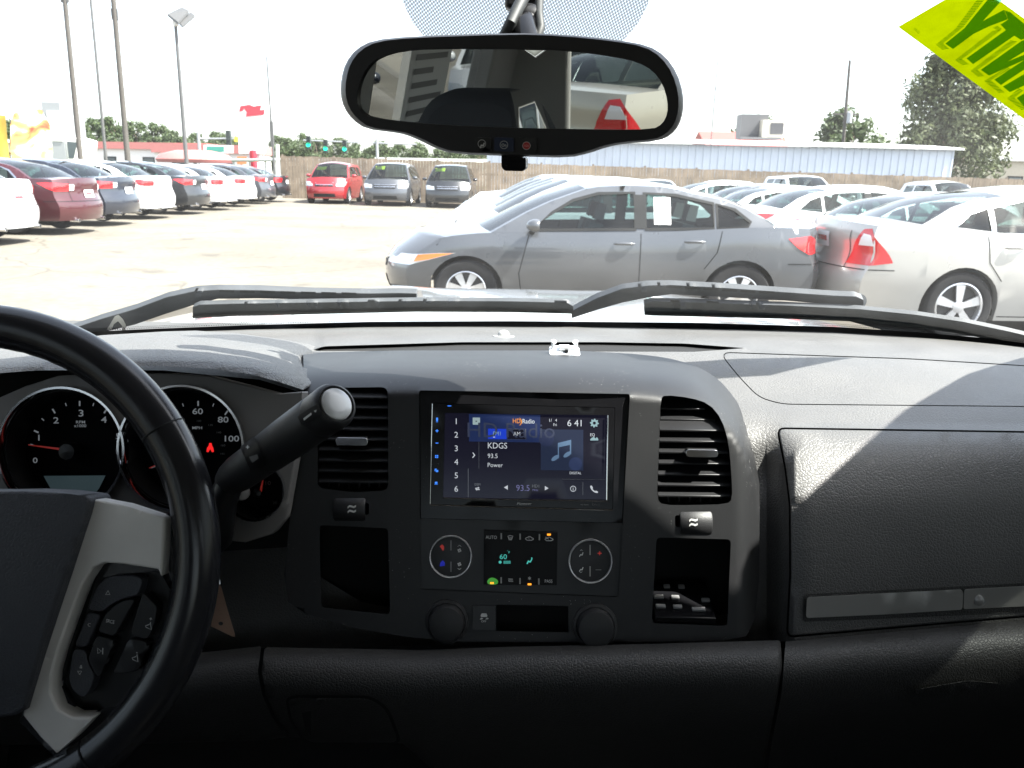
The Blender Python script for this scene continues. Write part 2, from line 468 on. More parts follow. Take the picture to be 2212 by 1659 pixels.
def ss(t): t = max(0., min(1., t)); return t*t*(3-2*t)
class Car:
    def __init__(s, **k):
        s.__dict__.update(dict(bowf=.30, bowr=.24, sill=.20, kf=.10, kr=.09, R=.32, rimk=.66, crownh=.055, crownd=.03, roofw=.60, vert=[(0, .93), (.22, .972), (.5, 1.0), (.8, .992), (1, .955)], spokes=7, van=False)); s.__dict__.update(k)
        s.parts = {}
        s.Ra = s.R + .045
        s.xfe = s.nose_x(.5) - s.bowf; s.xre = s.tail_x(.5) + s.bowr
        s.build()
    def nose_x(s, z): return smooth(s.nose, z)
    def tail_x(s, z): return smooth(s.tail, z)
    def ztop(s, x): return smooth(s.top, x)
    def W(s, x, z):
        h = (z-.2)/max(.2, s.ztop(x)-.2)
        p = 1 - s.kf*max(0, (x-s.axf+.05)/(s.xfe-s.axf))**2 - s.kr*max(0, (s.axr-.05-x)/(s.axr-s.xre))**2
        return s.w*p*smooth(s.vert, max(0, min(1, h)))
    def zlow(s, x):
        for a in (s.axf, s.axr):
            if abs(x-a) < s.Ra-1e-4: return max(s.sill, s.R + math.sqrt(max(0, s.Ra**2-(x-a)**2)))
        if x > s.axf+s.Ra: return s.sill + .02
        if x < s.axr-s.Ra: return s.sill + .06
        return s.sill
    def sx(s, xb, z):
        x = xb
        x += (s.nose_x(z)-s.bowf-s.xfe)*ss((xb-(s.xfe-.38))/.38)
        x += (s.tail_x(z)+s.bowr-s.xre)*ss(((s.xre+.38)-xb)/.38)
        return x
    def solve(s, xb, zl, t):
        x = xb
        for _ in range(24):
            z = zl + (s.ztop(x)-zl)*t; x = .5*x + .5*s.sx(xb, z)
        return x, zl + (s.ztop(x)-zl)*t
    def side(s, x, z, off=0., sgn=1): return Vector((x, sgn*(s.W(x, z)+off), z))
    def ygh(s, x, z):
        zb = s.ztop(x); yb = s.W(x, zb)-.012; t = max(0, (z-zb)/max(.12, s.zr-zb))
        return yb + (s.roofw-yb)*min(1, t)**1.1
    def front(s, m, z, off=.006):
        a = min(1, abs(m)); x = s.nose_x(z)-s.bowf*a**2.6; y = s.W(s.nose_x(z)-s.bowf, z)*a
        if abs(m) > 1: x = s.nose_x(z)-s.bowf-(abs(m)-1); y = s.W(x, z)
        n = Vector((max(0, 1-(a**3)*.9), (a**3)*.95 if abs(m) <= 1 else 1, .05)).normalized()
        p = Vector((x, y, z)) + n*off
        if m < 0: p.y = -p.y
        return p
    def rear(s, m, z, off=.006):
        a = min(1, abs(m)); x = s.tail_x(z)+s.bowr*a**2.6; y = s.W(s.tail_x(z)+s.bowr, z)*a
        if abs(m) > 1: x = s.tail_x(z)+s.bowr+(abs(m)-1); y = s.W(x, z)
        n = Vector((-max(0, 1-(a**3)*.9), (a**3)*.95 if abs(m) <= 1 else 1, .05)).normalized()
        p = Vector((x, y, z)) + n*off
        if m < 0: p.y = -p.y
        return p
    def put(s, name, v, f, mkey, ang=35, child_of=None):
        me = mesh_of(name, v, f, None)
        bm = bmesh.new(); bm.from_mesh(me); bmesh.ops.remove_doubles(bm, verts=bm.verts, dist=.0008); bmesh.ops.recalc_face_normals(bm, faces=bm.faces); bm.to_mesh(me); bm.free()
        shade(me, ang)
        me.materials.append(PT['white'] if mkey == 'paint' else E_[mkey])
        s.parts.setdefault('list', []).append((name, me, mkey == 'paint', child_of)); return len(s.parts['list'])-1
    def skin(s, name, polys, fn, mkey, step=.05, child=None):
        mb = MB()
        for p in polys:
            P, Fc = patch_mesh(p, fn, (), step, 0, eye=Vector((0, 0, 50)))
            mb.add(P, Fc)
        return s.put(name, mb.v, mb.f, mkey, 60, child)
    def build(s):
        # --- body
        st = list(np.linspace(s.xre, s.axr-s.Ra-.0005, 9))
        for a, nxt in ((s.axr, s.axf), (s.axf, None)):
            st += [a - s.Ra*math.cos(t)*.9995 for t in np.linspace(0, math.pi, 17)]
            st += list(np.linspace(a+s.Ra+.0005, nxt-s.Ra-.0005, 14)) if nxt else list(np.linspace(a+s.Ra+.0005, s.xfe, 9))
        nv = 11; mb = MB()
        for sg in (1, -1):
            V = []
            for xb in st:
                zl = s.zlow(xb)
                for j in range(nv):
                    x, z = s.solve(xb, zl, j/(nv-1))
                    V.append(s.side(x, z, 0, sg))
            n = len(st)
            mb.add(V, [(i*nv+j, (i+1)*nv+j, (i+1)*nv+j+1, i*nv+j+1) for i in range(n-1) for j in range(nv-1)])
            # arch lips turn inward
            lip = []
            for i, xb in enumerate(st):
                p = V[i*nv]; lip += [p, p + Vector((0, -sg*.09, .0))]
            mb.add(lip, [(2*i, 2*i+2, 2*i+3, 2*i+1) for i in range(n-1)])
        ns = 17; S = [math.sin(k*math.pi/2) for k in np.linspace(-1, 1, ns)]
        for end in (0, 1):
            V = []
            xe = s.xfe if end else s.xre; zl = s.zlow(xe)
            for j in range(nv):
                x, z = s.solve(xe, zl, j/(nv-1))
                bow = s.bowf if end else -s.bowr
                for q in S:
                    cz = (s.crownh if end else s.crownd)*(1-q*q)*(j/(nv-1))**3
                    V.append(Vector((x + bow*(1-abs(q)**2.6), q*s.W(x, z), z+cz)))
            mb.add(V, [(j*ns+i, j*ns+i+1, (j+1)*ns+i+1, (j+1)*ns+i) for j in range(nv-1) for i in range(ns-1)])
        # hood and deck
        for a, b, bow, cr in ((s.xfe, s.ghf[0][0], s.bowf, s.crownh), (s.xre, s.ghr[-1][0], -s.bowr, s.crownd)):
            nn = 12; V = []
            for i in range(nn):
                t = i/(nn-1); xb = a + (b-a)*t
                x, z = s.solve(xb, 0, 1.)
                for q in S:
                    V.append(Vector((x + bow*(1-abs(q)**2.6)*max(0, 1-t*1.6)**1.5, q*s.W(x, z), z + cr*(1-q*q)*(1 + .25*math.sin(t*3)) )))
            mb.add(V, [(j*ns+i, j*ns+i+1, (j+1)*ns+i+1, (j+1)*ns+i) for j in range(nn-1) for i in range(ns-1)])
        s.body = s.put('body', mb.v, mb.f, 'paint', 32)
        # --- cabin
        low = [(x, s.ztop(x)) for x in np.linspace(s.ghr[-1][0], s.ghf[0][0], 14)]
        outl = [tuple(q) for q in s.ghf] + [tuple(q) for q in s.roof] + [tuple(q) for q in s.ghr] + low[1:-1]
        mb = MB()
        for sg in (1, -1):
            P, Fc = patch_mesh(outl, lambda x, z: Vector((x, sg*s.ygh(x, z), z)), s.wins, .05, 0, eye=Vector((0, sg*50, 0)))
            mb.add(P, Fc)
        A = [Vector(q) for q in s.ghf]; Rf = [Vector(q) for q in s.roof]; B = [Vector(q) for q in s.ghr]
        def ribs(pts, bx, cz, q0=-1., q1=1., n=13):
            V = []
            for i, p in enumerate(pts):
                for q in np.linspace(q0, q1, n):
                    e = 1-q*q; V.append(Vector((p.x + bx[i]*e, q*s.ygh(p.x, p.y), p.y + cz[i]*e)))
            return V, [(j*n+i, j*n+i+1, (j+1)*n+i+1, (j+1)*n+i) for j in range(len(pts)-1) for i in range(n-1)]
        line = A + Rf + B
        def lerpn(a, b, n): return [a + (b-a)*t for t in np.linspace(0, 1, n)]
        cr = s.roofcrown if hasattr(s, 'roofcrown') else .045
        FA_ = len(A); FB_ = len(B)
        bxA = lerpn(.16, .05, FA_); czA = lerpn(s.crownh, cr, FA_); bxR = lerpn(.05, -.04, len(Rf)); czR = [cr]*len(Rf); bxB = lerpn(-.04, -.10, FB_); czB = lerpn(cr, s.crownd, FB_)
        pts = [A[-1]] + Rf + [B[0]]; mb.add(*ribs(pts, [bxA[-1]]+bxR+[bxB[0]], [czA[-1]]+czR+[czB[0]]))
        for q0, q1 in ((-1, -.93), (.93, 1)):
            mb.add(*ribs(A, bxA, czA, q0, q1, 3)); mb.add(*ribs(B, bxB, czB, q0, q1, 3))
        s.put('cabin_shell', mb.v, mb.f, 'paint', 40)
        def gl(name, pts, bx, cz):
            v, f = ribs(pts, bx, cz, -.935, .935, 11); s.put(name, v, f, 'glass', 60)
        gl('windshield', A, bxA, czA); gl('rear_window', B, bxB, czB)
        for wn in s.wins:
            for sg in (1, -1):
                P, Fc = patch_mesh(wn, lambda x, z: Vector((x, sg*(s.ygh(x, z)-.006), z)), (), .12, 0, eye=Vector((0, sg*50, 0)))
                s.put('side_window', P, Fc, 'glass', 60)
        for wn in s.wins:
            for sg in (1, -1):
                P, Fc = patch_mesh(grow(wn, .022), lambda x, z: Vector((x, sg*(s.ygh(x, z)+.008), z)), [grow(wn, -.008)], .06, 0, eye=Vector((0, sg*50, 0)))
                s.put('window_trim', P, Fc, s.wtrim if hasattr(s, 'wtrim') else 'trimblack', 60)
        w1, w2 = s.wins[0], s.wins[1]; x1 = min(q[0] for q in w1); x2 = max(q[0] for q in w2)
        zz = sorted(q[1] for q in w2)
        bpl = [(x1+.015, zz[0]-.0), (x2-.015, zz[0]-.0), (x2-.015, zz[-1]-.012), (x1+.015, zz[-1]-.012)]
        for sg in (1, -1):
            P, Fc = patch_mesh(bpl, lambda x, z: Vector((x, sg*(s.ygh(x, z)+.010), z)), (), .05, 0, eye=Vector((0, sg*50, 0)))
            s.put('pillar_trim', P, Fc, 'trimblack', 60)
        # --- underbody, interior
        L0, L1 = s.xre+.25, s.xfe-.25
        mb = MB().box(((L0+L1)/2, 0, .40), (L1-L0, s.w*1.45, .34)).box(((s.axf+s.axr)/2, 0, .32), (s.axf-s.axr-2*s.Ra, s.w*1.78, .16))
        s.put('underbody', mb.v, mb.f, 'rimdark', 30)
        zb = s.ztop(0)
        for x, y, wd in ((s.seatx, .36, .46), (s.seatx, -.36, .46), (s.seatx-.92, 0, 1.2)):
            mb = MB().box((x-.1, y, zb-.14), (.14, wd, .44), Matrix.Rotation(-.25, 3, 'Y'))
            for dy in ((0,) if wd < 1 else (-.36, .36)): mb.box((x-.20, y+dy, zb+.19), (.10, .24, .17), Matrix.Rotation(-.2, 3, 'Y'), .85)
            s.put('seat', mb.v, mb.f, s.seatm if hasattr(s, 'seatm') else 'seatg', 40)
        # --- wheels
        for ax_ in (s.axf, s.axr):
            for sg in (1, -1):
                o = Vector((ax_, sg*(s.w-.115), s.R)); a = Vector((0, sg, 0)); R = s.R; r = R*s.rimk
                t = MB().lathe([(r*.97, -.10), (R*.93, -.105), (R*.99, -.085), (R, -.05), (R, .05), (R*.985, .08), (R*.93, .100), (r*1.10, .104), (r*1.02, .098), (r*.97, .085)], o, a, 36, closed=True)
                ti = s.put('wheel', t.v, t.f, 'tyre', 40)
                t = MB().lathe([(r*1.0, .05), (r*1.02, .092), (r*.95, .098), (r*.90, .080), (r*.88, .03)], o, a, 36)
                mb = MB(); mb.v, mb.f = t.v, t.f[:-2]
                n = s.spokes
                ex = Vector((1, 0, 0)); ez = Vector((0, 0, 1))
                for k in range(n):
                    an = 2*math.pi*(k+.25)/n; d = ex*math.cos(an)+ez*math.sin(an); p = -ex*math.sin(an)+ez*math.cos(an)
                    w0, w1 = r*.11, r*(.20 if n < 8 else .13)
                    q = [o+a*.088+d*r*.16+p*w0, o+a*.088+d*r*.16-p*w0, o+a*.078+d*r*.93-p*w1, o+a*.078+d*r*.93+p*w1]
                    mb.add(q+[v-a*.025 for v in q], [(0,1,2,3),(7,6,5,4),(0,4,5,1),(1,5,6,2),(2,6,7,3),(3,7,4,0)])
                mb.lathe([(r*.24, .07), (r*.24, .092), (r*.18, .098), (0, .099)], o, a, 16)
                s.put('rim', mb.v, mb.f, 'rim', 30, ti)
                t = MB().lathe([(r*.94, .040), (r*.5, .038), (0, .036)], o, a, 24)
                s.put('brake_disc', t.v, t.f, 'rimdark', 30, ti)
        # --- lights and trim
        for sg in (1, -1):
            hi = s.skin('headlight', [[(sg*m, z) for m, z in s.headl]], lambda m, z: s.front(m, z, .007), 'head')
            if s.headam: s.skin('turn_signal', [[(sg*m, z) for m, z in s.headam]], lambda m, z: s.front(m, z, .010), 'amberlens', .05, hi)
            ti = s.skin('taillight', [[(sg*m, z) for m, z in s.taill]], lambda m, z: s.rear(m, z, .008), 'tail')
            if s.tailw: s.skin('reverse_light', [[(sg*m, z) for m, z in s.tailw]], lambda m, z: s.rear(m, z, .012), 'tailw', .05, ti)
            for x in s.handles:
                z = s.ztop(x)-.115
                mb = MB().tube([s.side(x+d, z+.004*(1-abs(d)/.1), .004+.030*(1-(d/.1)**2)**.5, sg) for d in np.linspace(-.098, .098, 9)], [.008]+[.013]*7+[.008], 8)
                s.put('door_handle', mb.v, mb.f, 'paint', 50)
            xm = s.mirx; zm = s.ztop(xm)
            b = s.side(xm, zm+.0, .03, sg); mb = MB()
            V = []; hp = [(-.09, -.055), (.07, -.065), (.11, -.01), (.09, .055), (-.05, .075), (-.10, .03)]
            hp = chaikin(hp, 1)
            for dx_, k in ((-.035, .92), (-.02, 1.), (.02, .98), (.06, .75), (.085, .4)): V += [b + Vector((dx_, sg*(.10+u*k), .075+v*k)) for u, v in hp]
            n = len(hp); mb.add(V, [(i*n+j, i*n+(j+1) % n, (i+1)*n+(j+1) % n, (i+1)*n+j) for i in range(4) for j in range(n)]+[tuple(range(n)), tuple(range(4*n, 5*n))])
            mi = s.put('side_mirror', mb.v, mb.f, 'paint', 50)
            mb = MB().tube([b+Vector((.03, -sg*.035, .0)), b+Vector((.01, sg*.06, .045))], [.03, .022], 8); s.put('mirror_arm', mb.v, mb.f, 'trimblack', 50, mi)
        # seams between the doors
        for sg in (1, -1):
            for line_ in s.seams:
                mb = MB()
                for (x0, z0), (x1, z1) in zip(line_, line_[1:]):
                    for k in range(6):
                        a = Vector((x0+(x1-x0)*k/6, z0+(z1-z0)*k/6)); b = Vector((x0+(x1-x0)*(k+1)/6, z0+(z1-z0)*(k+1)/6)); d = (b-a).normalized(); n = Vector((-d.y, d.x))*.0045
                        mb.add([s.side(q.x, q.y, .0025, sg) for q in (a+n, a-n, b-n, b+n)], [(0, 1, 2, 3)])
                s.put('door_seam', mb.v, mb.f, 'trimblack', 0)
        gi = s.skin('grille', s.grille, lambda m, z: s.front(m, z, .006), 'trimblack')
        for z in s.grbars: s.skin('grille_bar', [[(-s.grw, z-.012), (s.grw, z-.012), (s.grw, z+.012), (-s.grw, z+.012)]], lambda m, z: s.front(m, z, .014), 'chrome', .06, gi)
        pi = s.skin('license_plate', [[(-.19/s.w*1., s.plz-.075), (.19/s.w, s.plz-.075), (.19/s.w, s.plz+.075), (-.19/s.w, s.plz+.075)]], lambda m, z: s.rear(m, z, .016), 'plate')
        s.skin('plate_print', [[(-.13/s.w, s.plz-.02), (.13/s.w, s.plz-.02), (.13/s.w, s.plz+.03), (-.13/s.w, s.plz+.03)]], lambda m, z: s.rear(m, z, .019), 'tail', .06, pi)
        s.skin('bumper_seam', [[(-1.25, s.bsz-.005), (1.25, s.bsz-.005), (1.25, s.bsz+.005), (-1.25, s.bsz+.005)]], lambda m, z: s.rear(m, z, .004), 'trimblack', .06)
        if not s.van:
            tl = [(-.62, s.bsz+.02), (-.60, s.ztop(s.xre)-.0)]
            for sg in (-1, 1): s.skin('trunk_seam', [[(sg*.66-.006, s.bsz), (sg*.66+.006, s.bsz), (sg*.66+.006, s.ztop(s.xre)-.01), (sg*.66-.006, s.ztop(s.xre)-.01)]], lambda m, z: s.rear(m, z, .004), 'trimblack', .06)
        for y in s.exh:
            x = s.tail_x(.28); t = MB().lathe([(.038, -.16), (.038, .02), (.030, .02), (.030, -.05)], (x+.03, y, s.sill+.06), (-1, 0, 0), 14); s.put('exhaust_tip', t.v, t.f, 'chrome', 40)
        if s.crownd and not s.van: s.skin('brake_lamp', [[(-.22, s.ztop(s.xre)-.012), (.22, s.ztop(s.xre)-.012), (.22, s.ztop(s.xre)+.008), (-.22, s.ztop(s.xre)+.008)]], lambda m, z: s.rear(m, z, .006), 'tail', .06)
    def place(s, name, label, cat, color, loc, rz, group=None, skip=(), scale=1.0):
        r = empty(name, loc, rz); r.scale = (scale,)*3
        # follow the slope of the lot
        tag(r, label, cat, group)
        made = []
        for nm, me, isp, ch in s.parts['list']:
            if nm in skip: made.append(None); continue
            o = bpy.data.objects.new(nm, me); col.objects.link(o)
            par = r if ch is None else (made[ch] or r)
            o.parent = par
            if isp:
                o.material_slots[0].link = 'OBJECT'; o.material_slots[0].material = PT[color]
            made.append(o)
        return r

def sedan(**k):
    L, w_, H, wb, fo = k['L'], k['w'], k['H'], k['wb'], k['fo']
    xf, xr = L/2, -L/2; axf = xf-fo; axr = axf-wb
    c = k['cowl']; rf, rr, dk = k['rf'], k['rr'], k['dk']
    hz, bz0, bz1, dz = k['hz'], k['bz0'], k['bz1'], k['dz']
    zr = H-.045
    top = [(xr+.05, dz-.05), (xr+.28, dz), (dk, dz+.01), (-.4, (bz0+bz1)/2), (c, bz0), (c+.35, bz0-.035), ((c+xf)/2+.15, hz+.10), (xf-.42, hz+.03), (xf-.2, hz-.02)]
    ghf = chaikin([(c, bz0), ((c*.5+rf*.5), (bz0+zr)/2+.035), (rf, zr-.03)], 1, False)
    roof = [(rf-.12, zr-.006), ((rf+rr)/2+.1, zr+.012), ((rf+rr)/2-.2, zr+.006), (rr+.12, zr-.022)]
    ghr = chaikin([(rr, zr-.055), ((rr+dk)/2-.02, (zr+dz)/2+.055), (dk, dz+.01)], 1, False)
    bp = k['bp']
    def bz(x): return bz0+(bz1-bz0)*(c-x)/(c-dk)+.03
    def az(x): return smooth([(rr-.5, zr-.25), (rr-.2, zr-.125), (rr+.1, zr-.075), (0, zr-.055), (rf-.1, zr-.085), (rf+.15, zr-.15), (c-.15, bz0+.04)], x) if True else 0
    fx = c-.38
    w1 = [(fx, bz(fx)), (bp+.05, bz(bp+.05)), (bp+.065, az(bp)-.005), (rf-.12, az(rf-.12)), (rf+.12, az(rf+.12)-.01), ((fx+rf+.12)/2, (az(rf+.12)+bz(fx))/2+.01)]
    qx = k['qx']
    w2 = [(bp-.05, bz(bp)), (bp-.04, az(bp-.04)-.005), (rr+.15, az(rr+.15)-.01), (qx+.02, az(qx)-.025), (qx+.02, bz(qx))]
    ex = k['wx']
    w3 = [(qx-.02, bz(qx)), (qx-.02, az(qx)-.03), ((qx+ex)/2-.02, (az(qx)+bz(ex))/2+.045), (ex, bz(ex)+.05), (ex+.03, bz(ex)+.01)]
    nose = k.get('nose') or [(.2, xf-.10), (.32, xf-.02), (.45, xf), (.56, xf-.015), (.64, xf-.07), (.72, xf-.16), (.82, xf-.30)]
    tail = k.get('tail') or [(.2, xr+.09), (.32, xr+.03), (.48, xr), (.60, xr+.01), (.68, xr+.05), (.82, xr+.085), (.95, xr+.07), (1.05, xr+.10)]
    hb = hz-.02
    base = dict(L=L, w=w_, axf=axf, axr=axr, zr=zr, top=top, ghf=ghf, roof=roof, ghr=ghr, wins=[w1, w2, w3], nose=nose, tail=tail, seatx=.25,
        handles=[bp+.16, qx+.20], mirx=c-.42, plz=.80, bsz=.64, exh=(.5, -.5),
        seams=[[(c-.30, .24), (c-.27, .5), (c-.36, bz0-.02)], [(bp, .24), (bp, bz(bp)-.05)], [(axr+.36, .58), (qx-.02, .75), (qx-.06, bz(qx)-.03)], [(c-.30, .24), (axr+.40, .24)]],
        headl=[(.60, hb-.12), (.62, hb-.02), (.95, hb-.01), (1.20, hb+.015), (1.36, hb+.02), (1.18, hb-.06), (1.02, hb-.12)], headam=[(1.04, hb-.085), (1.02, hb-.01), (1.20, hb+.01), (1.34, hb+.016), (1.17, hb-.055)],
        taill=[(.62, .74), (.62, .90), (.95, .92), (1.20, .955), (1.34, .965), (1.20, .86), (1.05, .76), (.95, .74)], tailw=None,
        grille=[[(-.45, .50), (.45, .50), (.50, .60), (-.50, .60)], [(-.5, .26), (.5, .26), (.42, .40), (-.42, .40)]], grbars=[.55], grw=.42)
    base.update(k.get('over', {}))
    return Car(**base)

civic = sedan(L=4.53, w=.875, H=1.435, wb=2.67, fo=.89, cowl=1.13, rf=.22, rr=-.80, dk=-1.62, hz=.70, bz0=.91, bz1=.98, dz=1.00, bp=-.31, qx=-1.03, wx=-1.36,
    over=dict(R=.315, rimk=.63, seatm='seatg', taill=[(.70, .74), (.70, .86), (1.0, .93), (1.22, .90), (1.10, .80), (1.0, .74)]))
accord = sedan(L=4.93, w=.92, H=1.475, wb=2.80, fo=.97, cowl=1.18, rf=.25, rr=-.92, dk=-1.72, hz=.72, bz0=.95, bz1=1.0, dz=1.06, bp=-.28, qx=-1.05, wx=-1.45,
    over=dict(R=.33, wtrim='chrome', taill=[(.66, .84), (.66, .97), (.95, .99), (1.12, 1.0), (1.30, .99), (1.10, .88), (.95, .83)], tailw=[(.54, .85), (.54, .96), (.66, .965), (.66, .845)], plz=.78))
fusion = sedan(L=4.84, w=.915, H=1.445, wb=2.73, fo=.98, cowl=1.20, rf=.25, rr=-.85, dk=-1.70, hz=.74, bz0=.95, bz1=1.0, dz=1.07, bp=-.28, qx=-1.05, wx=-1.42,
    over=dict(R=.33, rimk=.70, spokes=5, bowr=.17, wtrim='chrome', taill=[(.66, .70), (.72, .86), (.84, 1.03), (.94, 1.04), (1.06, .90), (1.20, .73), (1.0, .70)], tailw=[(.80, .88), (.86, .99), (.95, .98), (1.0, .88)], plz=.90, bsz=.66))
alero = sedan(L=4.7, w=.88, H=1.42, wb=2.7, fo=.95, cowl=1.12, rf=.20, rr=-.85, dk=-1.60, hz=.72, bz0=.92, bz1=.97, dz=1.02, bp=-.30, qx=-1.02, wx=-1.36, over=dict(R=.31, taill=[(.62, .80), (.62, .95), (.95, .97), (1.12, .95), (1.08, .83), (.95, .78)]))
def wagon(L, w_, H, wb, fo, cowl, rf, rr, hz, bz, wins_split, noseb, grw, over=None):
    xf, xr = L/2, -L/2; axf = xf-fo; axr = axf-wb; zr = H-.05; c = cowl
    top = [(xr+.02, bz+.06), (xr+.5, bz+.05), (-.3, bz+.02), (c, bz-.01), (c+.25, bz-.03), ((c+xf)/2+.1, (hz+bz)/2+.03), (xf-.3, hz+.02), (xf-.1, hz-.03)]
    ghf = chaikin([(c, bz-.01), ((c+rf)/2+.02, (bz+zr)/2+.03), (rf, zr-.04)], 1, False)
    roof = [(rf-.2, zr-.005), (0, zr+.02), (-.6, zr+.015), (rr+.15, zr-.01)]
    ghr = [(rr, zr-.04), (rr-.10, zr-.2), (rr-.20, (zr+bz)/2), (xr+.13, bz+.07)]
    a, b, d, e = wins_split
    zt = zr-.09
    w1 = [(a, bz+.04), (b+.05, bz+.05), (b+.05, zt), (rf-.1, zt-.01), ((a+rf)/2+.02, (bz+zt)/2+.04)]
    w2 = [(b-.05, bz+.05), (b-.05, zt), (d+.05, zt-.005), (d+.05, bz+.06)]
    w3 = [(d-.05, bz+.06), (d-.05, zt-.005), (e+.10, zt-.02), (e, bz+.09)]
    nose = noseb or [(.2, xf-.10), (.34, xf-.02), (.5, xf), (.66, xf-.03), (.8, xf-.08), (.95, xf-.2)]
    tail = [(.2, xr+.08), (.35, xr+.01), (.52, xr), (.62, xr+.06), (.9, xr+.07), (1.1, xr+.1)]
    k = dict(L=L, w=w_, axf=axf, axr=axr, zr=zr, top=top, ghf=ghf, roof=roof, ghr=ghr, wins=[w1, w2, w3], nose=nose, tail=tail, seatx=.35, handles=[b+.18, d+.2], mirx=a-.06, plz=.85, bsz=.60, exh=(.45,), van=True, roofw=.66, R=.335,
        seams=[[(a+.05, .24), (a+.05, bz-.03)], [(b, .24), (b, bz)], [(d, .5), (d, bz)], [(a+.05, .24), (d, .24)]], headl=[(.60, hz-.20), (.62, hz-.03), (.98, hz-.02), (1.18, hz), (1.12, hz-.14), (.98, hz-.20)], headam=None,
        taill=[(.80, .80), (.80, 1.12), (1.0, 1.13), (1.06, .95), (1.0, .80)], tailw=None, grille=[[(-grw, hz-.22), (grw, hz-.22), (grw+.06, hz-.06), (-grw-.06, hz-.06)], [(-.6, .28), (.6, .28), (.55, .42), (-.55, .42)]], grbars=[hz-.06, hz-.14], grw=grw, bowf=.26, bowr=.12)
    k.update(over or {}); return Car(**k)
van = wagon(5.14, .98, 1.75, 3.08, .98, 1.62, .72, -2.10, .92, 1.06, (1.20, .38, -.62, -1.85), None, .48)
hhr = wagon(4.48, .88, 1.66, 2.63, .92, 1.12, .42, -1.80, .92, 1.06, (.84, -.05, -.85, -1.65), None, .46, dict(roofcrown=.09))
suv = wagon(4.8, .93, 1.74, 2.8, .93, 1.28, .48, -2.0, .98, 1.12, (.98, .05, -.78, -1.75), None, .45)

H_L, H_R, H_C = math.pi, 0.0, -math.pi/2      # facing left, right, towards the camera
def at(x, y): return (x, y, gz(x, y))
SM = ('window_trim', 'seat', 'door_seam', 'trunk_seam', 'bumper_seam', 'mirror_arm', 'plate_print', 'brake_disc')
SMV = ('door_seam', 'bumper_seam', 'mirror_arm', 'plate_print', 'brake_disc')
CE = empty
cg = civic.place('grey_sedan', 'grey metallic sedan seen side on across the wipers, paper in its rear window', 'car', 'grey', at(.97, 9.1), H_L, 'cars behind the grey sedan'); cg.scale = (1.07, 1.03, 1.0)
# sheet of paper in the rear door window
mbp = MB(); q = [(-.44, 1.02), (-.60, 1.02), (-.60, 1.29), (-.44, 1.29)]
mp_ = mesh_of('price_sheet', [(x, civic.ygh(x, z)+.004, z) for x, z in q], [(0, 1, 2, 3)], None); mp_.materials.append(E_['price'])
po = bpy.data.objects.new('price_sheet', mp_); col.objects.link(po); po.parent = cg
pale_car = fusion.place('pale_sedan', 'pale silver sedan with red triangular tail lights behind the grey sedan', 'car', 'pale', at(5.80, 8.75), H_R, 'cars behind the pale silver sedan'); pale_car.scale = (1.03, 1.0, 1.06)
GRM, GRR, GRL, GRF = 'cars behind the grey sedan', 'cars behind the pale silver sedan', 'cars along the road', 'cars by the fence'
for i, (sh, c, y, x, lb) in enumerate([(accord, 'silver', 11.9, 1.0, 'silver sedan parked next beyond the grey sedan'), (civic, 'white', 14.5, .9, 'white sedan third in the row behind the grey sedan, nose to the aisle'), (accord, 'blue', 17.1, 1.05, 'light blue sedan fourth in the row behind the grey sedan'),
        (civic, 'white', 19.7, .85, 'white sedan fifth in the row behind the grey sedan beyond the light blue one'), (alero, 'pale', 22.3, .9, 'pale sedan sixth in the row behind the grey sedan'), (accord, 'white', 25.0, 1.0, 'white sedan at the far end of the row behind the grey sedan')]):
    sh.place('sedan', lb, 'car', c, at(x, y), H_L, GRM, SM)
for i, (sh, c, y, x, lb) in enumerate([(alero, 'white', 11.6, 6.3, 'white sedan with red tail lights beyond the pale silver sedan'), (accord, 'white', 14.3, 6.2, 'white sedan third in the row behind the pale silver sedan'), (alero, 'silver', 17.0, 6.0, 'silver sedan fourth in the row behind the pale silver sedan'), (civic, 'charcoal', 19.8, 6.4, 'charcoal sedan with dark windows in the row behind the pale silver sedan'),
        (accord, 'white', 22.6, 6.2, 'white sedan at the far end of the row behind the pale silver sedan')]):
    sh.place('sedan', lb, 'car', c, at(x, y), H_R, GRR, SM)
# left row, tails to the aisle
LR = [(accord, 'white', 115, 13.2, 'white sedan with its tail beside the maroon sedan'), (accord, 'maroon', 247, 15.8, 'maroon sedan with chrome window trim in the row along the road'), (accord, 'navy', 322, 18.3, 'dark navy sedan beside the maroon one'), (accord, 'white', 395, 20.9, 'white sedan between two dark sedans in the row along the road'),
      (accord, 'black', 468, 23.4, 'black sedan with red tail lights between white sedans'), (alero, 'white', 522, 26.0, 'white sedan next beyond the black sedan with red tail lights'), (alero, 'white', 564, 28.6, 'white sedan beside the charcoal sedan in the row along the road'), (accord, 'charcoal', 603, 31.2, 'charcoal sedan near the far end of the row along the road')]
for sh, c, px, y, lb in LR:
    dep = (y+1.55)*.965 + 1.3*.256
    xr_ = (px-CX)/F_PX*dep
    sh.place('sedan', lb, 'car', c, at(xr_-sh.L/2-.12, y+.9), H_L, GRL, SM if y > 17 else ())
alero.place('dark_sedan', 'black sedan at the far end of the row along the road by the fence', 'car', 'black', at(-11.9, 34.2), H_L, GRL, SM)
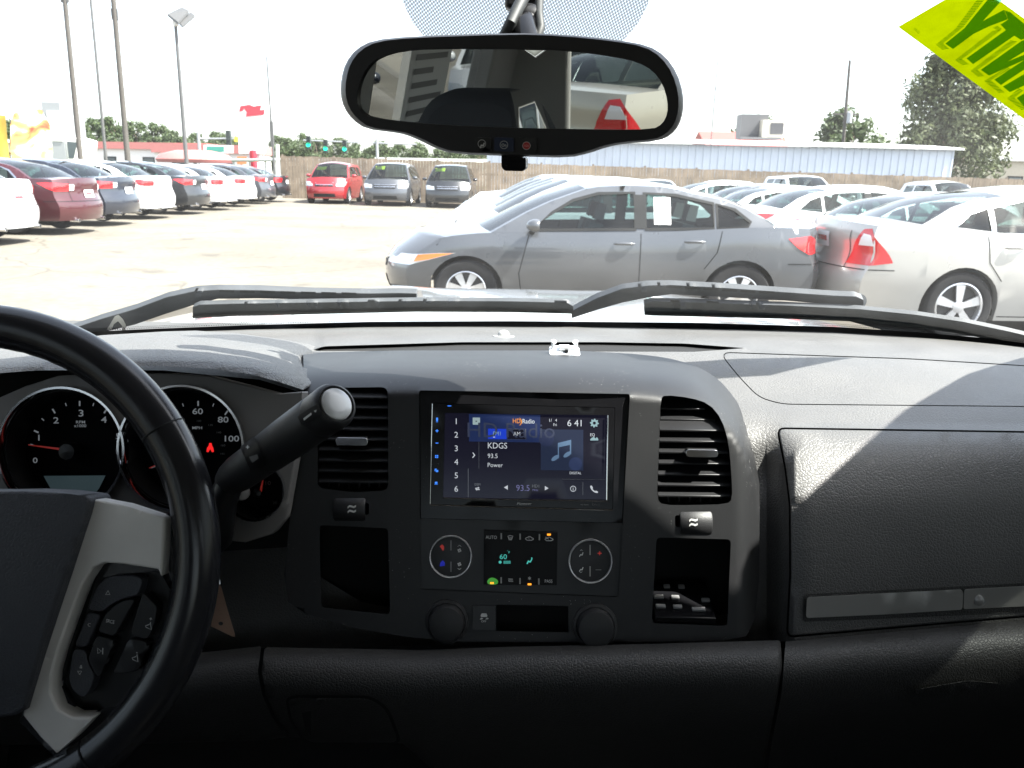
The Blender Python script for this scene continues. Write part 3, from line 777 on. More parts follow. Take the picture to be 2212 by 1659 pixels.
for sh, c, px, lb, nm in ((hhr, 'red', 720, 'red retro wagon with a yellow windshield sticker by the wooden fence', 'wagon'), (van, 'charcoal', 845, 'grey minivan with a wide grille by the wooden fence', 'minivan'), (van, 'black', 970, 'black minivan parked beside the grey minivan', 'minivan')):
    y = 35.5; x = (px-CX)/F_PX*(y*.967+.33)
    r = sh.place(nm, lb, 'car' if nm == 'wagon' else 'van', c, at(x, y), H_C, GRF, SM)
    p0 = sh.ghf[1]; p1 = sh.ghf[-1]
    # sticker across the top of the windshield, on the driver's side from outside
    A0 = Vector((p1[0]+.18, p1[1]-.10)); A1 = Vector((p1[0]+.34, p1[1]-.26))
    me = mesh_of('windshield_banner', [(A0.x+.03, -.20, A0.y+.04), (A0.x+.03, -.60, A0.y+.02), (A1.x+.03, -.62, A1.y+.05), (A1.x+.03, -.22, A1.y+.07)], [(0, 1, 2, 3)], None); me.materials.append(E_['yellow'])
    o = bpy.data.objects.new('windshield_banner', me); col.objects.link(o); o.parent = r
for i, (x, c, sh, lb) in enumerate([(5.4, 'white', alero, 'white sedan before the metal building beside the fence gap'), (8.2, 'silver', accord, 'silver sedan before the metal building'), (11.0, 'white', suv, 'white wagon before the metal building'), (13.8, 'pale', alero, 'pale sedan before the metal building'), (16.6, 'white', hhr, 'white retro wagon before the metal building'), (19.6, 'silver', civic, 'small silver sedan before the metal building'), (22.6, 'white', suv, 'white wagon at the end of the metal building')]):
    sh.place('parked_car', lb, 'car', c, at(x, 31.5), H_C, 'cars before the metal building', SM)
# cars behind the truck (seen in the mirror)
accord.place('sedan', 'dark navy sedan parked behind the truck', 'car', 'navy', at(-5.4, -6.6), R_(60), 'cars behind the truck', SM)
suv.place('wagon', 'white wagon parked behind the truck', 'car', 'white', at(-3.4, -9.6), R_(75), 'cars behind the truck', SM)
fusion.place('sedan', 'champagne sedan standing behind the truck tailgate', 'car', 'beige', at(-.9, -7.6), R_(-62), 'cars behind the truck', SM)

# ------------------------------------------------------------------ fence
E_['wood'] = mat('fence_wood', (.21, .165, .12), .85, bump=.5, bscale=30, vary=.30, vscale=2.2)
E_['post'] = mat('post_wood', (.16, .13, .10), .85, vary=.2)
fe = tag(empty('wooden_fence', at(4, 38.4)), 'tall weathered wooden plank fence along the back of the lot', 'fence')
mb = MB(); x = -11.0; k = 0
rnd = random.Random(3)
sections = []
while x < 26:
    w_ = .14; z = gz(x, 38.4); h = 1.93 + rnd.uniform(-.02, .02); dy = rnd.uniform(-.006, .006)
    mb.box((x, 38.4+dy, z+h/2), (w_-.010, .02, h), Matrix.Rotation(rnd.uniform(-.006, .006), 3, 'Y')); x += w_
tag(mb.build('planks', E_['wood'], fe, 20), kind='stuff')
for k in range(16):
    xx = -11 + k*2.44; MB().box((xx, 38.47, gz(xx, 38.4)+1.0), (.09, .09, 2.0)).build('post', E_['post'], fe)
MB().box((7.5, 38.44, gz(7.5, 38.4)+1.5), (37, .04, .09)).box((7.5, 38.44, gz(7.5, 38.4)+.5), (37, .04, .09)).build('rail', E_['post'], fe)

# ------------------------------------------------------------------ metal building on the right
E_['corr'] = mat('pale_blue_siding', (.56, .60, .66), .5, metal=.1, vary=.05, vscale=.7)
E_['roofw'] = mat('white_roof', (.72, .72, .70), .6, vary=.05)
E_['hvac'] = mat('hvac_beige', (.45, .42, .36), .6, vary=.08)
E_['hvacd'] = mat('hvac_grille', (.06, .06, .065), .6)
E_['brown'] = mat('brown_box', (.10, .10, .105), .6)
bd = tag(empty('metal_building', (12, 45, gz(12, 45))), 'long low metal building with pale blue ribbed siding behind the fence', 'building')
X0, X1, Yb = -1.6, 24.0, 45.0; zt0, zb0 = 3.36, .0
npn = 62
for i in range(npn):
    a = X0 + (X1-X0)*i/npn; b = X0 + (X1-X0)*(i+1)/npn; wd = b-a
    V = []; prof = [(0, .0), (.70, .0), (.76, -.05), (.94, -.05), (1., .0)]
    for u, d in prof:
        for z in (zb0, zt0 - .006*i*.4): V.append((a+wd*u, Yb+d, z))
    obj('panel', V, [(2*k_, 2*k_+2, 2*k_+3, 2*k_+1) for k_ in range(4)], E_['corr'], bd, 20)
MB().box(((X0+X1)/2, 50, zt0/2-.05), (X1-X0-.1, 9.8, zt0-.15)).build('wall', E_['corr'], bd)
MB().add([(X0-.4, Yb-.5, zt0+.02), (X1+.3, Yb-.4, zt0-.14), (X1+.3, 50, zt0+.25), (X0-.4, 50, zt0+.4), (X0-.4, Yb-.5, zt0+.11), (X1+.3, Yb-.4, zt0-.04), (X1+.3, 50, zt0+.35), (X0-.4, 50, zt0+.5)], [(3,2,1,0),(4,5,6,7),(0,1,5,4),(1,2,6,5),(2,3,7,6),(3,0,4,7)]).build('roof', E_['roofw'], bd)
MB().box((13.3, 46.8, zt0+1.0), (1.5, 1.0, 1.3)).build('chimney_box', E_['brown'], bd)
hv = MB().box((14.2, 46.2, zt0+.85), (1.2, .9, .95)).build('air_conditioner', E_['hvac'], bd, bevel=.03); MB().box((14.4, 45.73, zt0+.87), (.72, .03, .6)).build('grille', E_['hvacd'], hv)
MB().box((13.6, 46.2, zt0+.35), (2.2, .9, .12)).build('curb', E_['brown'], bd)
def simple_house(name, label, x, y, wx, wy, h, wallm, roofm, rh=1.2, gable=True, door=True):
    r = tag(empty(name, (x, y, gz(x, y))), label, 'building'); z = gz(x, y)
    MB().box((x, y, z+h/2), (wx, wy, h)).build('wall', wallm, r)
    if gable: MB().add([(x-wx/2-.3, y-wy/2-.3, z+h), (x+wx/2+.3, y-wy/2-.3, z+h), (x+wx/2+.3, y+wy/2+.3, z+h), (x-wx/2-.3, y+wy/2+.3, z+h), (x-wx/2-.3, y, z+h+rh), (x+wx/2+.3, y, z+h+rh)], [(0, 1, 5, 4), (2, 3, 4, 5), (0, 4, 3), (1, 2, 5), (0, 3, 2, 1)]).build('roof', roofm, r)
    else: MB().box((x, y-.1, z+h+rh/2), (wx+.3, wy+.3, rh)).build('roof', roofm, r)
    n = max(1, int(wx/3))
    for k in range(n):
        xx = x-wx/2+wx*(k+.5)/n
        wn = MB().box((xx, y-wy/2-.02, z+h*.55), (1.1, .05, 1.0)).build('window', E_['trimblack'], r); MB().box((xx, y-wy/2-.05, z+h*.55), (.9, .02, .8)).build('pane', E_['glassd'], wn)
    return r
E_['glassd'] = mat('window_pane', (.05, .07, .08), .1, coat=1)
E_['redw'] = mat('red_trim', (.36, .13, .12), .55, vary=.06); E_['white'] = mat('white_wall', (.70, .69, .66), .7, vary=.05); E_['cream'] = mat('cream_wall', (.62, .55, .36), .7, vary=.06); E_['redroof'] = mat('red_roof', (.35, .07, .06), .7, vary=.1); E_['tan'] = mat('tan_wall', (.50, .44, .34), .7, vary=.06); E_['teal'] = mat('teal_trim', (.08, .30, .28), .6)
simple_house('red_trimmed_shop', 'low white shop with red roof edge across the road', -35, 78, 14, 8, 2.6, E_['white'], E_['redw'], .6, False)
simple_house('cream_shed', 'cream coloured shed across the road beside the white truck', -44.5, 78, 6, 6, 3.0, E_['cream'], E_['roofw'], .3, False)
simple_house('red_canopy_diner', 'white diner with a bulging red canopy across the road', -26.5, 72, 8, 6, 2.3, E_['white'], E_['redw'], .7, False)
simple_house('long_white_store', 'long white store beyond the wooden fence', -15.5, 74, 11, 7, 1.9, E_['white'], E_['white'], .3, False)
simple_house('red_roofed_house', 'house with a red roof beyond the metal building', 21, 78, 7, 7, 4.3, E_['tan'], E_['redroof'], 1.6)
simple_house('tan_store', 'low tan store beyond the end of the metal building', 37, 62, 12, 8, 3.4, E_['tan'], E_['roofw'], .4, False)
simple_house('white_store', 'white store with a plain parapet under the far trees', -9, 92, 12, 8, 2.4, E_['white'], E_['roofw'], .4, False)

# ------------------------------------------------------------------ trees
E_['bark'] = mat('bark', (.12, .09, .065), .9, bump=.6, bscale=20, vary=.2)
def leafmat(name, a, b):
    m = bpy.data.materials.new(name); m.use_nodes = True; t = m.node_tree; p = t.nodes['Principled BSDF']; p.inputs['Roughness'].default_value = .6
    tc = t.nodes.new('ShaderNodeTexCoord'); n = t.nodes.new('ShaderNodeTexNoise'); n.inputs['Scale'].default_value = 1.6; n.inputs['Detail'].default_value = 6
    t.links.new(tc.outputs['Object'], n.inputs['Vector']); mx = t.nodes.new('ShaderNodeMix'); mx.data_type = 'RGBA'
    mx.inputs['A'].default_value = (*a, 1); mx.inputs['B'].default_value = (*b, 1)
    r = t.nodes.new('ShaderNodeMapRange'); r.inputs[1].default_value = .35; r.inputs[2].default_value = .65; t.links.new(n.outputs['Fac'], r.inputs[0]); t.links.new(r.outputs[0], mx.inputs['Factor']); t.links.new(mx.outputs['Result'], p.inputs['Base Color'])
    tl = t.nodes.new('ShaderNodeBsdfTranslucent'); t.links.new(mx.outputs['Result'], tl.inputs[0]); ms = t.nodes.new('ShaderNodeMixShader'); ms.inputs[0].default_value = .3
    t.links.new(p.outputs[0], ms.inputs[1]); t.links.new(tl.outputs[0], ms.inputs[2]); t.links.new(ms.outputs[0], t.nodes['Material Output'].inputs[0]); return m
E_['leaf1'] = leafmat('leaf_green', (.030, .055, .018), (.075, .105, .035)); E_['leaf2'] = leafmat('leaf_olive', (.045, .060, .025), (.10, .115, .05))
def tree_mesh(seed, H, wr, nl, leaf, trunk=.35, conical=.5, nclump=40, droop=0.):
    rn = random.Random(seed); mb = MB(); cl = []
    tz = H*trunk
    mb.tube([(0, 0, -.1), (.05, .02, tz*.5), (.02, -.03, tz), (.05, 0, H*.75)], [H*.028, H*.022, H*.017, H*.005], 8)
    for k in range(nclump):
        u = rn.random()**.8; z = tz*.75 + (H-tz*.75)*u
        rr = wr*((1-u)**conical if conical else 1)*math.sin(min(1, (u+.16)*2.6)*1.57)*(.55+.45*rn.random())
        a = rn.random()*6.283; c = Vector((math.cos(a)*rr, math.sin(a)*rr, z-droop*rr))
        cl.append((c, (.34+.22*rn.random())*wr*(.75 if u > .8 else 1)*.62))
        if k % 2 == 0: mb.tube([(0, 0, max(tz*.6, z-rr*.9)), c*.6+Vector((0, 0, z*.4-.1)), c], [H*.009, H*.005, H*.002], 5)
    V = []; F_ = []
    for i in range(nl):
        c, r = cl[rn.randrange(len(cl))]
        d = Vector((rn.gauss(0, 1), rn.gauss(0, 1), rn.gauss(0, .8))); d = d.normalized()*r*(rn.random()**.45)
        p = c + d; s = leaf*(.6+.8*rn.random())
        n = (d.normalized()+Vector((rn.gauss(0, .6), rn.gauss(0, .6), rn.gauss(0, .6)+.3))).normalized(); a = n.orthogonal().normalized(); a.rotate(Matrix.Rotation(rn.random()*6.28, 3, n)); b = n.cross(a)
        k = len(V); V += [p-a*s, p-b*s*.45, p+a*s, p+b*s*.45]; F_.append((k, k+1, k+2, k+3))
    tm = mesh_of('trunk', mb.v, mb.f, 60); tm.materials.append(E_['bark'])
    cm = mesh_of('crown', V, F_, None)
    return tm, cm
TR = {'big': tree_mesh(5, 9.3, 3.6, 24000, .15, .14, .35, 90, .0), 'a': tree_mesh(11, 9, 4.0, 4200, .26, .25, .35, 34), 'b': tree_mesh(12, 8, 4.4, 4200, .28, .22, .3, 36), 'c': tree_mesh(13, 10, 3.8, 4200, .27, .25, .4, 34)}
for k in TR: TR[k][1].materials.append(E_['leaf2' if k == 'big' else 'leaf1'])
def tree(name, label, kind, x, y, sc=1., rz=0., group=None):
    r = tag(empty(name, (x, y, gz(x, y)), rz), label, 'tree', group); r.scale = (sc,)*3
    for nm, me in zip(('trunk', 'crown'), TR[kind]):
        o = bpy.data.objects.new(nm, me); col.objects.link(o); o.parent = r
tree('tree', 'big spreading olive green tree at the end of the metal building', 'big', 26.7, 51, 1.02, .4)
tree('tree', 'bushy green tree behind the utility pole over the metal roof', 'b', 25.2, 62, .82, 1.0)
tree('tree', 'small round tree beside the red roofed house', 'a', 24.6, 84, .82, 2.0)
tree('tree', 'small distant tree beside the big olive green tree', 'a', 47, 100, .7, .5)
rn = random.Random(21)
def pl_name(px):
    for lim, s in ((130, 'behind the white semi truck'), (200, 'behind the thick dark pole'), (300, 'behind the brown wooden pole'), (370, 'over the red edged shop'), (440, 'behind the tall lot lamp'), (520, 'behind the street name sign'), (600, 'behind the red and white shop sign'), (660, 'just past the thin grey pole'), (780, 'behind the green traffic lights'), (2000, 'beyond the minivans and fence')):
        if px < lim: return s
for k, px in enumerate(list(range(-60, 1090, 44))):
    y = 118 + rn.uniform(-8, 16); h = pl([(0, 264), (130, 255), (240, 262), (300, 268), (420, 290), (560, 300), (660, 292), (800, 312), (1080, 318)], px) + rn.uniform(-3, 6)
    d = ray(px, h); zt = CAM.z + d.z*(y/d.y); x = d.x*(y/d.y)
    kd = 'abc'[k % 3]; H_ = {'a': 9, 'b': 8, 'c': 10}[kd]
    nearby = pl_name(px)
    tree('tree', 'leafy green tree in the far tree line, ' + nearby, kd, x, y, max(.5, (zt-gz(x, y))/H_), rn.uniform(0, 6), 'far tree line')
for k, px in enumerate(range(-20, 1080, 70)):
    y = 104; x = (px-CX)/F_PX*(y*.967+.3); tree('bush', 'low green bush before the far tree line, ' + pl_name(px), 'b', x, y, .58, k*1.3, 'bushes before the tree line')

# ------------------------------------------------------------------ poles, lamps, signs, signals
E_['pole'] = mat('brown_pole', (.070, .063, .056), .8, vary=.15, vscale=1.5); E_['steel'] = mat('dark_steel', (.10, .10, .10), .5, metal=.3); E_['galv'] = mat('galvanised', (.36, .37, .38), .5, metal=.5); E_['signw'] = mat('sign_white', (.80, .80, .78), .5); E_['signr'] = mat('sign_red', (.50, .03, .05), .5); E_['sigb'] = mat('signal_black', (.02, .03, .028), .5); E_['sigg'] = mat('green_light', (.0, .4, .25), .3, emit=(.0, 1, .55), estr=.5); E_['signg'] = mat('street_sign_green', (.05, .28, .22), .5); E_['yel'] = mat('yellow_sign', (.8, .62, .06), .5); E_['grayt'] = mat('sign_lettering', (.25, .26, .27), .6)
def pole(name, label, px0, py0, px1, py1, Y, r0, r1, m, group=None, cat='pole', extend=0.):
    a, b = PY(px0, py0, Y), PY(px1, py1, Y)
    d = (a-b).normalized(); base = b - d*((b.z-gz(b.x, b.y)+.1)/d.z); top = a + d*extend
    o = tag(empty(name, tuple(base)), label, cat, group)
    MB().tube([base, base.lerp(top, .5), top], [r0, (r0+r1)/2, r1], 12).build('shaft', m, o)
    return o, base, top
p_, b_, t_ = pole('utility_pole', 'thick dark pole leaning slightly beside the white truck', 140, 0, 174, 345, 40, .125, .10, E_['pole'], 'tall poles', extend=3); MB().box(t_.lerp(b_, .25), (.36, .14, .34)).build('bracket', E_['steel'], p_)
p_, b_, t_ = pole('utility_pole', 'slim grey pole between two brown poles', 196, 0, 229, 345, 52, .10, .07, E_['steel'], 'tall poles', extend=3); MB().tube([t_+Vector((-.5, 0, -.4)), t_+Vector((.5, 0, -.4))], .04, 8).build('crossarm', E_['galv'], p_)
p_, b_, t_ = pole('utility_pole', 'brown wooden pole between the slim grey pole and the lot lamp', 245, 0, 276, 345, 42, .14, .115, E_['pole'], 'tall poles', extend=3); MB().box(t_.lerp(b_, .3), (.30, .12, .5)).build('bracket', E_['steel'], p_)
lp, lb_, ltop = pole('lot_lamp', 'tall lot lamp with two flat lamp heads', 379, 52, 403, 350, 37, .10, .07, E_['steel'], None, 'lamp')
for a, b, c, d in (((362, 30), (385, 48), (408, 22), (392, 15)), ((384, 44), (394, 56), (421, 32), (412, 26))):
    q = [PY(*a, 36.8), PY(*b, 36.4), PY(*c, 37.4), PY(*d, 37.8)]
    MB().add(q+[v+Vector((0, 0, -.10)) for v in q], [(0,1,2,3),(7,6,5,4),(0,4,5,1),(1,5,6,2),(2,6,7,3),(3,7,4,0)]).build('lamp_head', E_['steel'], lp, 20)
MB().box(PY(379, 48, 37), (.22, .22, .34)).build('arm', E_['signw'], lp, bevel=.05)
p_, b_, t_ = pole('flag_pole', 'thin grey pole beside the red sign', 576, 122, 592, 360, 46, .075, .04, E_['steel']); MB().box(b_.lerp(t_, .45), (.18, .12, 1.3)).build('box', E_['steel'], p_)
pole('short_post', 'short white post near the wooden fence', 599, 312, 600, 362, 48, .10, .10, E_['signw'])[0]
p_, b_, t_ = pole('antenna_mast', 'thin antenna mast over the metal building', 1556, 65, 1540, 256, 47, .05, .025, E_['steel']); MB().box(t_.lerp(b_, .32), (.10, .05, .05)).build('clamp', E_['steel'], p_)
p_, b_, t_ = pole('utility_pole', 'weathered utility pole with a transformer beyond the metal building', 1836, 130, 1822, 300, 58, .15, .09, E_['pole'], 'tall poles'); MB().lathe([(.0, 0), (.22, 0), (.22, .7), (.10, .8), (0, .8)], t_.lerp(b_, .42)+Vector((.25, 0, 0)), (0, 0, 1), 14).build('transformer', E_['galv'], p_); MB().box(t_.lerp(b_, .36), (1.8, .1, .1)).build('crossarm', E_['pole'], p_)
p_, b_, t_ = pole('flag_pole', 'faint thin mast beside the weathered utility pole', 1862, 210, 1855, 300, 70, .05, .03, E_['galv']); MB().box(t_, (.14, .05, .05)).build('tip', E_['galv'], p_)
# red and white shop sign
sg_ = tag(empty('shop_sign', tuple(PY(555, 400, 60))), 'tall white shop sign with a red slanted logo on a red post', 'sign')
Ys = 60
def srf(off=0.): return lambda x, y: PY(x, y, Ys-off)
patch('board', [(512, 220), (580, 212), (576, 290), (570, 332), (516, 332)], srf(), E_['signw'], sg_, step=30, skirt=.35, sdir=Vector((0, 1, 0)))
patch('logo', [(519, 229), (539, 226), (548, 230), (565, 227), (562, 238), (572, 237), (570, 248), (531, 252), (533, 243), (527, 234), (524, 240), (517, 241)], srf(.03), E_['signr'], sg_, step=30)
for st_, y in (('RV PARTS', 261), ('& SERVICE', 271), ('SUPPLY', 280)): text('lettering', st_, 547, y, 5.6, srf(.03), E_['grayt'], sg_, wide=.95)
MB().box(PY(549, 365, Ys), (.42, .3, 2.6)).build('post', E_['signr'], sg_)
patch('sign_panel', [(536, 332), (560, 332), (560, 350), (536, 350)], srf(-.2), E_['signw'], sg_, step=30, skirt=.2, sdir=Vector((0, 1, 0)))
a, b = PY(547, 330, Ys), G(552, 420); MB().tube([PY(547, 325, Ys), Vector((PY(552, 362, Ys).x, Ys, gz(-18, Ys)))], .22, 10).build('post', E_['signr'], sg_)
# traffic signals on a mast arm
ts = tag(empty('signal_mast', tuple(PY(818, 345, 66))), 'grey signal mast with a long arm across the road', 'mast')
MB().tube([PY(428, 300, 66), PY(520, 299, 66), PY(560, 300, 66)], .07, 8).tube([Vector((PY(428, 300, 66).x, 66, gz(-25, 60))), PY(428, 285, 66)], .12, 10).build('mast', E_['galv'], ts)
MB().tube([PY(655, 303, 66), PY(780, 308, 66), PY(900, 312, 66)], .06, 8).tube([Vector((PY(815, 320, 66).x, 66, gz(-11, 60))), PY(814, 300, 66)], .11, 10).build('arm', E_['galv'], ts)
for px, py, lb in ((667, 308, 'green traffic light nearest the shop sign over the fence'), (704, 316, 'green traffic light in the middle of three over the fence'), (745, 317, 'green traffic light nearest the minivans over the fence')):
    s = tag(empty('traffic_light', tuple(PY(px, py, 65.5))), lb, 'traffic light', 'traffic lights'); c = PY(px, py, 65.5)
    MB().box(c, (.34, .25, 1.0)).build('housing', E_['sigb'], s, bevel=.03)
    for k, m in ((.32, 'sigb'), (0, 'sigb'), (-.18, 'sigg')): MB().lathe([(.0, .0), (.13, .0), (.15, -.02), (.15, .02), (.16, .10), (.14, .02)], c+Vector((0, -.15, k)), (0, -1, 0), 16).build('lens', E_[m], s)
for px, py, lb in ((494, 298, 'dark traffic light seen from the side beside the yellow sign'), (556, 296, 'dark pair of traffic lights above the street sign')):
    s = tag(empty('traffic_light', tuple(PY(px, py-15, 64))), lb, 'traffic light', 'traffic lights'); c = PY(px-60, py, 64)
    c = PY(px, py, 64); MB().box(c, (.36, .3, 1.1)).build('housing', E_['sigb'], s, bevel=.03); MB().box(c+Vector((0, -.2, -.1)), (.22, .15, .2)).build('visor', E_['sigb'], s)
s = tag(empty('street_sign', tuple(PY(470, 320, 62))), 'wide green and white street name sign over the road', 'sign')
patch('board', [(440, 313), (505, 314), (505, 331), (440, 331)], lambda x, y: PY(x, y, 62), E_['signw'], s, step=30, skirt=.06); patch('face', [(446, 316), (484, 317), (484, 328), (446, 328)], lambda x, y: PY(x, y, 61.95), E_['signg'], s, step=30)
s = tag(empty('yellow_sign', tuple(PY(525, 300, 62))), 'yellow warning sign hung on the signal arm', 'sign'); patch('board', [(506, 296), (532, 296), (532, 307), (506, 306)], lambda x, y: PY(x, y, 62), E_['yel'], s, step=30, skirt=.06)
s = tag(empty('orange_sign', tuple(PY(527, 345, 58))), 'small orange sign under the street name sign', 'sign'); patch('board', [(512, 338), (533, 338), (533, 355), (512, 355)], lambda x, y: PY(x, y, 58), mat('orange_board', (.65, .20, .08), .6), s, step=30, skirt=.1); MB().tube([PY(522, 354, 58.1), PY(522, 395, 58.1)], .04, 6).build('post', E_['galv'], s)
# guard rail along the road
s = tag(empty('guard_rail', (-20, 50, .7)), 'long pale guard rail along the road', 'rail'); MB().tube([PY(500, 346, 51), PY(620, 346, 51), PY(760, 348, 51)], .10, 8).build('beam', E_['galv'], s)
for k in range(8): c = PY(505+k*34, 348, 51.1); MB().box((c.x, c.y, (c.z+gz(c.x, c.y))/2), (.1, .1, max(.2, c.z-gz(c.x, c.y)))).build('post', E_['galv'], s)

# feather flag banners and a parked truck, far left
def flagmat():
    m = bpy.data.materials.new('flame_banner'); m.use_nodes = True; t = m.node_tree; p = t.nodes['Principled BSDF']; p.inputs['Roughness'].default_value = .7
    tc = t.nodes.new('ShaderNodeTexCoord'); n = t.nodes.new('ShaderNodeTexNoise'); n.inputs['Scale'].default_value = 1.1; n.inputs['Distortion'].default_value = 1.5
    t.links.new(tc.outputs['Object'], n.inputs['Vector']); r = t.nodes.new('ShaderNodeValToRGB'); e = r.color_ramp.elements
    e[0].position = .44; e[0].color = (.80, .78, .72, 1); e[1].position = .70; e[1].color = (.55, .10, .07, 1)
    x = e.new(.52); x.color = (.78, .66, .22, 1); x = e.new(.60); x.color = (.70, .30, .12, 1)
    t.links.new(n.outputs['Fac'], r.inputs[0]); t.links.new(r.outputs[0], p.inputs['Base Color']); return m
fm_ = flagmat()
for px, lb, m_, out_ in ((65, 'tall feather flag with red and yellow flames', fm_, [(22, 270), (30, 245), (60, 235), (90, 236), (108, 270), (114, 330), (112, 350), (24, 350)]), (8, 'yellow and white feather flag beside the flame flag', mat('yellow_flag', (.62, .42, .07), .7, vary=.3, vscale=1.2), [(-40, 262), (-10, 248), (12, 250), (16, 300), (22, 352), (-40, 352)])):
    s = tag(empty('feather_flag', tuple(PY(px, 345, 24))), lb, 'flag', 'feather flags')
    Yf = 27.
    patch('cloth', out_, lambda x, y: PY(x, y, Yf + .12*math.sin(x*.09+y*.03)), m_, s, step=8, skirt=.01); a = PY(out_[0][0]+1, 345, Yf); MB().tube([Vector((a.x, Yf, gz(a.x, Yf))), PY(out_[0][0], 300, Yf), PY(out_[0][0]+2, out_[1][1]+14, Yf)], .02, 6).build('pole', E_['steel'], s)
tk = tag(empty('white_truck', tuple(G(140, 380))), 'white semi truck cab with a grey sleeper beyond the row along the road', 'truck'); Yt = 46.
c0 = PY(98, 300, Yt); c1 = PY(131, 232, Yt); c2 = PY(166, 330, Yt)
zt_, xm_ = c1.z, c1.x
MB().box(((c0.x+xm_)/2, Yt+1.2, (zt_+.9)/2+.3), (xm_-c0.x, 2.4, zt_-.9)).build('sleeper', E_['galv'], tk, bevel=.05)
MB().box((xm_-.45, Yt-.02, zt_-1.0), (.7, .06, 1.6)).build('side_fairing', E_['white'], tk)
cb = MB().add([(xm_, Yt, .6), (c2.x+.35, Yt, .6), (c2.x+.35, Yt, 1.7), (c2.x-.1, Yt, 1.95), (xm_+.75, Yt, zt_-1.7), (xm_, Yt, zt_-1.5)]+[(xm_, Yt+2.2, .6), (c2.x+.35, Yt+2.2, .6), (c2.x+.35, Yt+2.2, 1.7), (c2.x-.1, Yt+2.2, 1.95), (xm_+.75, Yt+2.2, zt_-1.7), (xm_, Yt+2.2, zt_-1.5)], [(0,1,2,3,4,5), (11,10,9,8,7,6)]+[(i, (i+1) % 6, 6+(i+1) % 6, 6+i) for i in range(6)]).build('cab', E_['white'], tk, 20, bevel=.05)
MB().add([(xm_+.12, Yt-.02, 2.0), (c2.x-.2, Yt-.02, 2.0), (xm_+.72, Yt-.02, zt_-1.85), (xm_+.12, Yt-.02, zt_-1.8)], [(0, 1, 2, 3)]).build('window', E_['glassd'], cb)
for dx_ in (-.6, c2.x-xm_-.5):
    w0 = MB().lathe([(.3, -.14), (.48, -.12), (.5, 0), (.48, .12), (.3, .14)], (xm_+dx_, Yt+.1, .5+gz(-25, 46)), (0, -1, 0), 20).build('wheel', E_['tyre'], tk)
s = tag(empty('red_canopy', at(-17.5, 60)), 'red fibreglass canopy beside the lot lamp across the road', 'canopy')
cc = PY(420, 335, 56); MB().lathe([(0, .75), (1.2, .70), (2.2, .45), (2.5, .1), (2.4, -.1), (0, -.12)], cc-Vector((0, 0, .4)), (0, 0, 1), 24).build('canopy', E_['redw'], s); MB().tube([cc-Vector((0, 0, .4)), Vector((cc.x, cc.y, gz(cc.x, cc.y)))], .12, 8).build('post', E_['galv'], s)
# ================================================================== THE TRUCK'S CAB
M = {}
GRAIN = dict(bump=.5, bscale=300, btype='VORONOI', bdist=.003)
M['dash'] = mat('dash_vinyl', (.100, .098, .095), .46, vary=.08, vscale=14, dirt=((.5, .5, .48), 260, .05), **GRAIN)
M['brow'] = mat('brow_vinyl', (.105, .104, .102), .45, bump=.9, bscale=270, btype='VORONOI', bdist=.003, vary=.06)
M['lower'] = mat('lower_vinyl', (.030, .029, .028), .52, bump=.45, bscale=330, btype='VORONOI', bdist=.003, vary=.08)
M['bezel'] = mat('bezel_plastic', (.0105, .0107, .0115), .46, bump=.10, bscale=900, vary=.10, vscale=10, dirt=((.75, .75, .72), 330, .11))
M['black'] = mat('black_plastic', (.010, .010, .011), .38, bump=.05, bscale=700, vary=.1)
M['gloss'] = mat('gloss_black', (.006, .006, .007), .22, spec=.28, vary=.1, vscale=30, dirt=((.7, .7, .68), 380, .09))
M['dial'] = mat('dial_face', (.004, .004, .0045), .8, spec=.1)
M['panelblack'] = mat('panel_black', (.006, .006, .0065), .45, spec=.2)
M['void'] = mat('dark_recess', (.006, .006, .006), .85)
M['taupe'] = mat('taupe_plastic', (.16, .152, .145), .45, bump=.08, bscale=1000, vary=.05)
M['silver'] = mat('silver_plastic', (.74, .71, .665), .38, metal=.0, bump=.05, bscale=900, vary=.10, vscale=18, dirt=((.12, .11, .10), 120, .06))
M['trim'] = mat('grey_trim', (.30, .295, .28), .40, metal=.3, bump=.06, bscale=1200, vary=.05)
M['dialchrome'] = mat('dial_chrome', (.80, .80, .81), .2, metal=.55)
M['chrome'] = mat('chrome', (.75, .75, .76), .14, metal=1, vary=.03)
M['leather'] = mat('wheel_leather', (.016, .016, .018), .21, bump=.12, bscale=420, btype='VORONOI', bdist=.0006, vary=.25, vscale=9)
M['airbag'] = mat('airbag_leather', (.045, .047, .055), .50, bump=.6, bscale=420, btype='VORONOI', bdist=.002, vary=.06)
M['grip'] = mat('grip_plastic', (.019, .019, .020), .46, bump=.25, bscale=1300, vary=.06)
M['seat'] = mat('seat_cloth', (.035, .036, .04), .9, bump=.4, bscale=900)
M['liner'] = mat('grey_headliner', (.34, .33, .31), .9, bump=.2, bscale=700, vary=.04)
M['carpet'] = mat('carpet', (.02, .02, .02), .95, bump=.6, bscale=500)
M['wsglass'] = glass_mat('windshield_glass', (.93, .955, .945), gloss=.0, dust=.016)
M['sideglass'] = glass_mat('side_glass', (.12, .13, .125), gloss=.6)  # front passenger pane only, dark tint added to hold back direct sun
M['rearglass'] = glass_mat('rear_glass', (.42, .44, .43), gloss=.5)
M['mirror'] = mat('mirror_glass', (.62, .64, .63), .0, metal=1)
M['frit'] = mat('black_frit', (.004, .004, .005), .4, vary=.1)
M['wiper'] = mat('wiper_black', (.045, .050, .056), .55, bump=.2, bscale=300, vary=.2, vscale=20, dirt=((.4, .4, .38), 300, .10))
M['rubber'] = mat('wiper_rubber', (.02, .022, .022), .6, vary=.1)
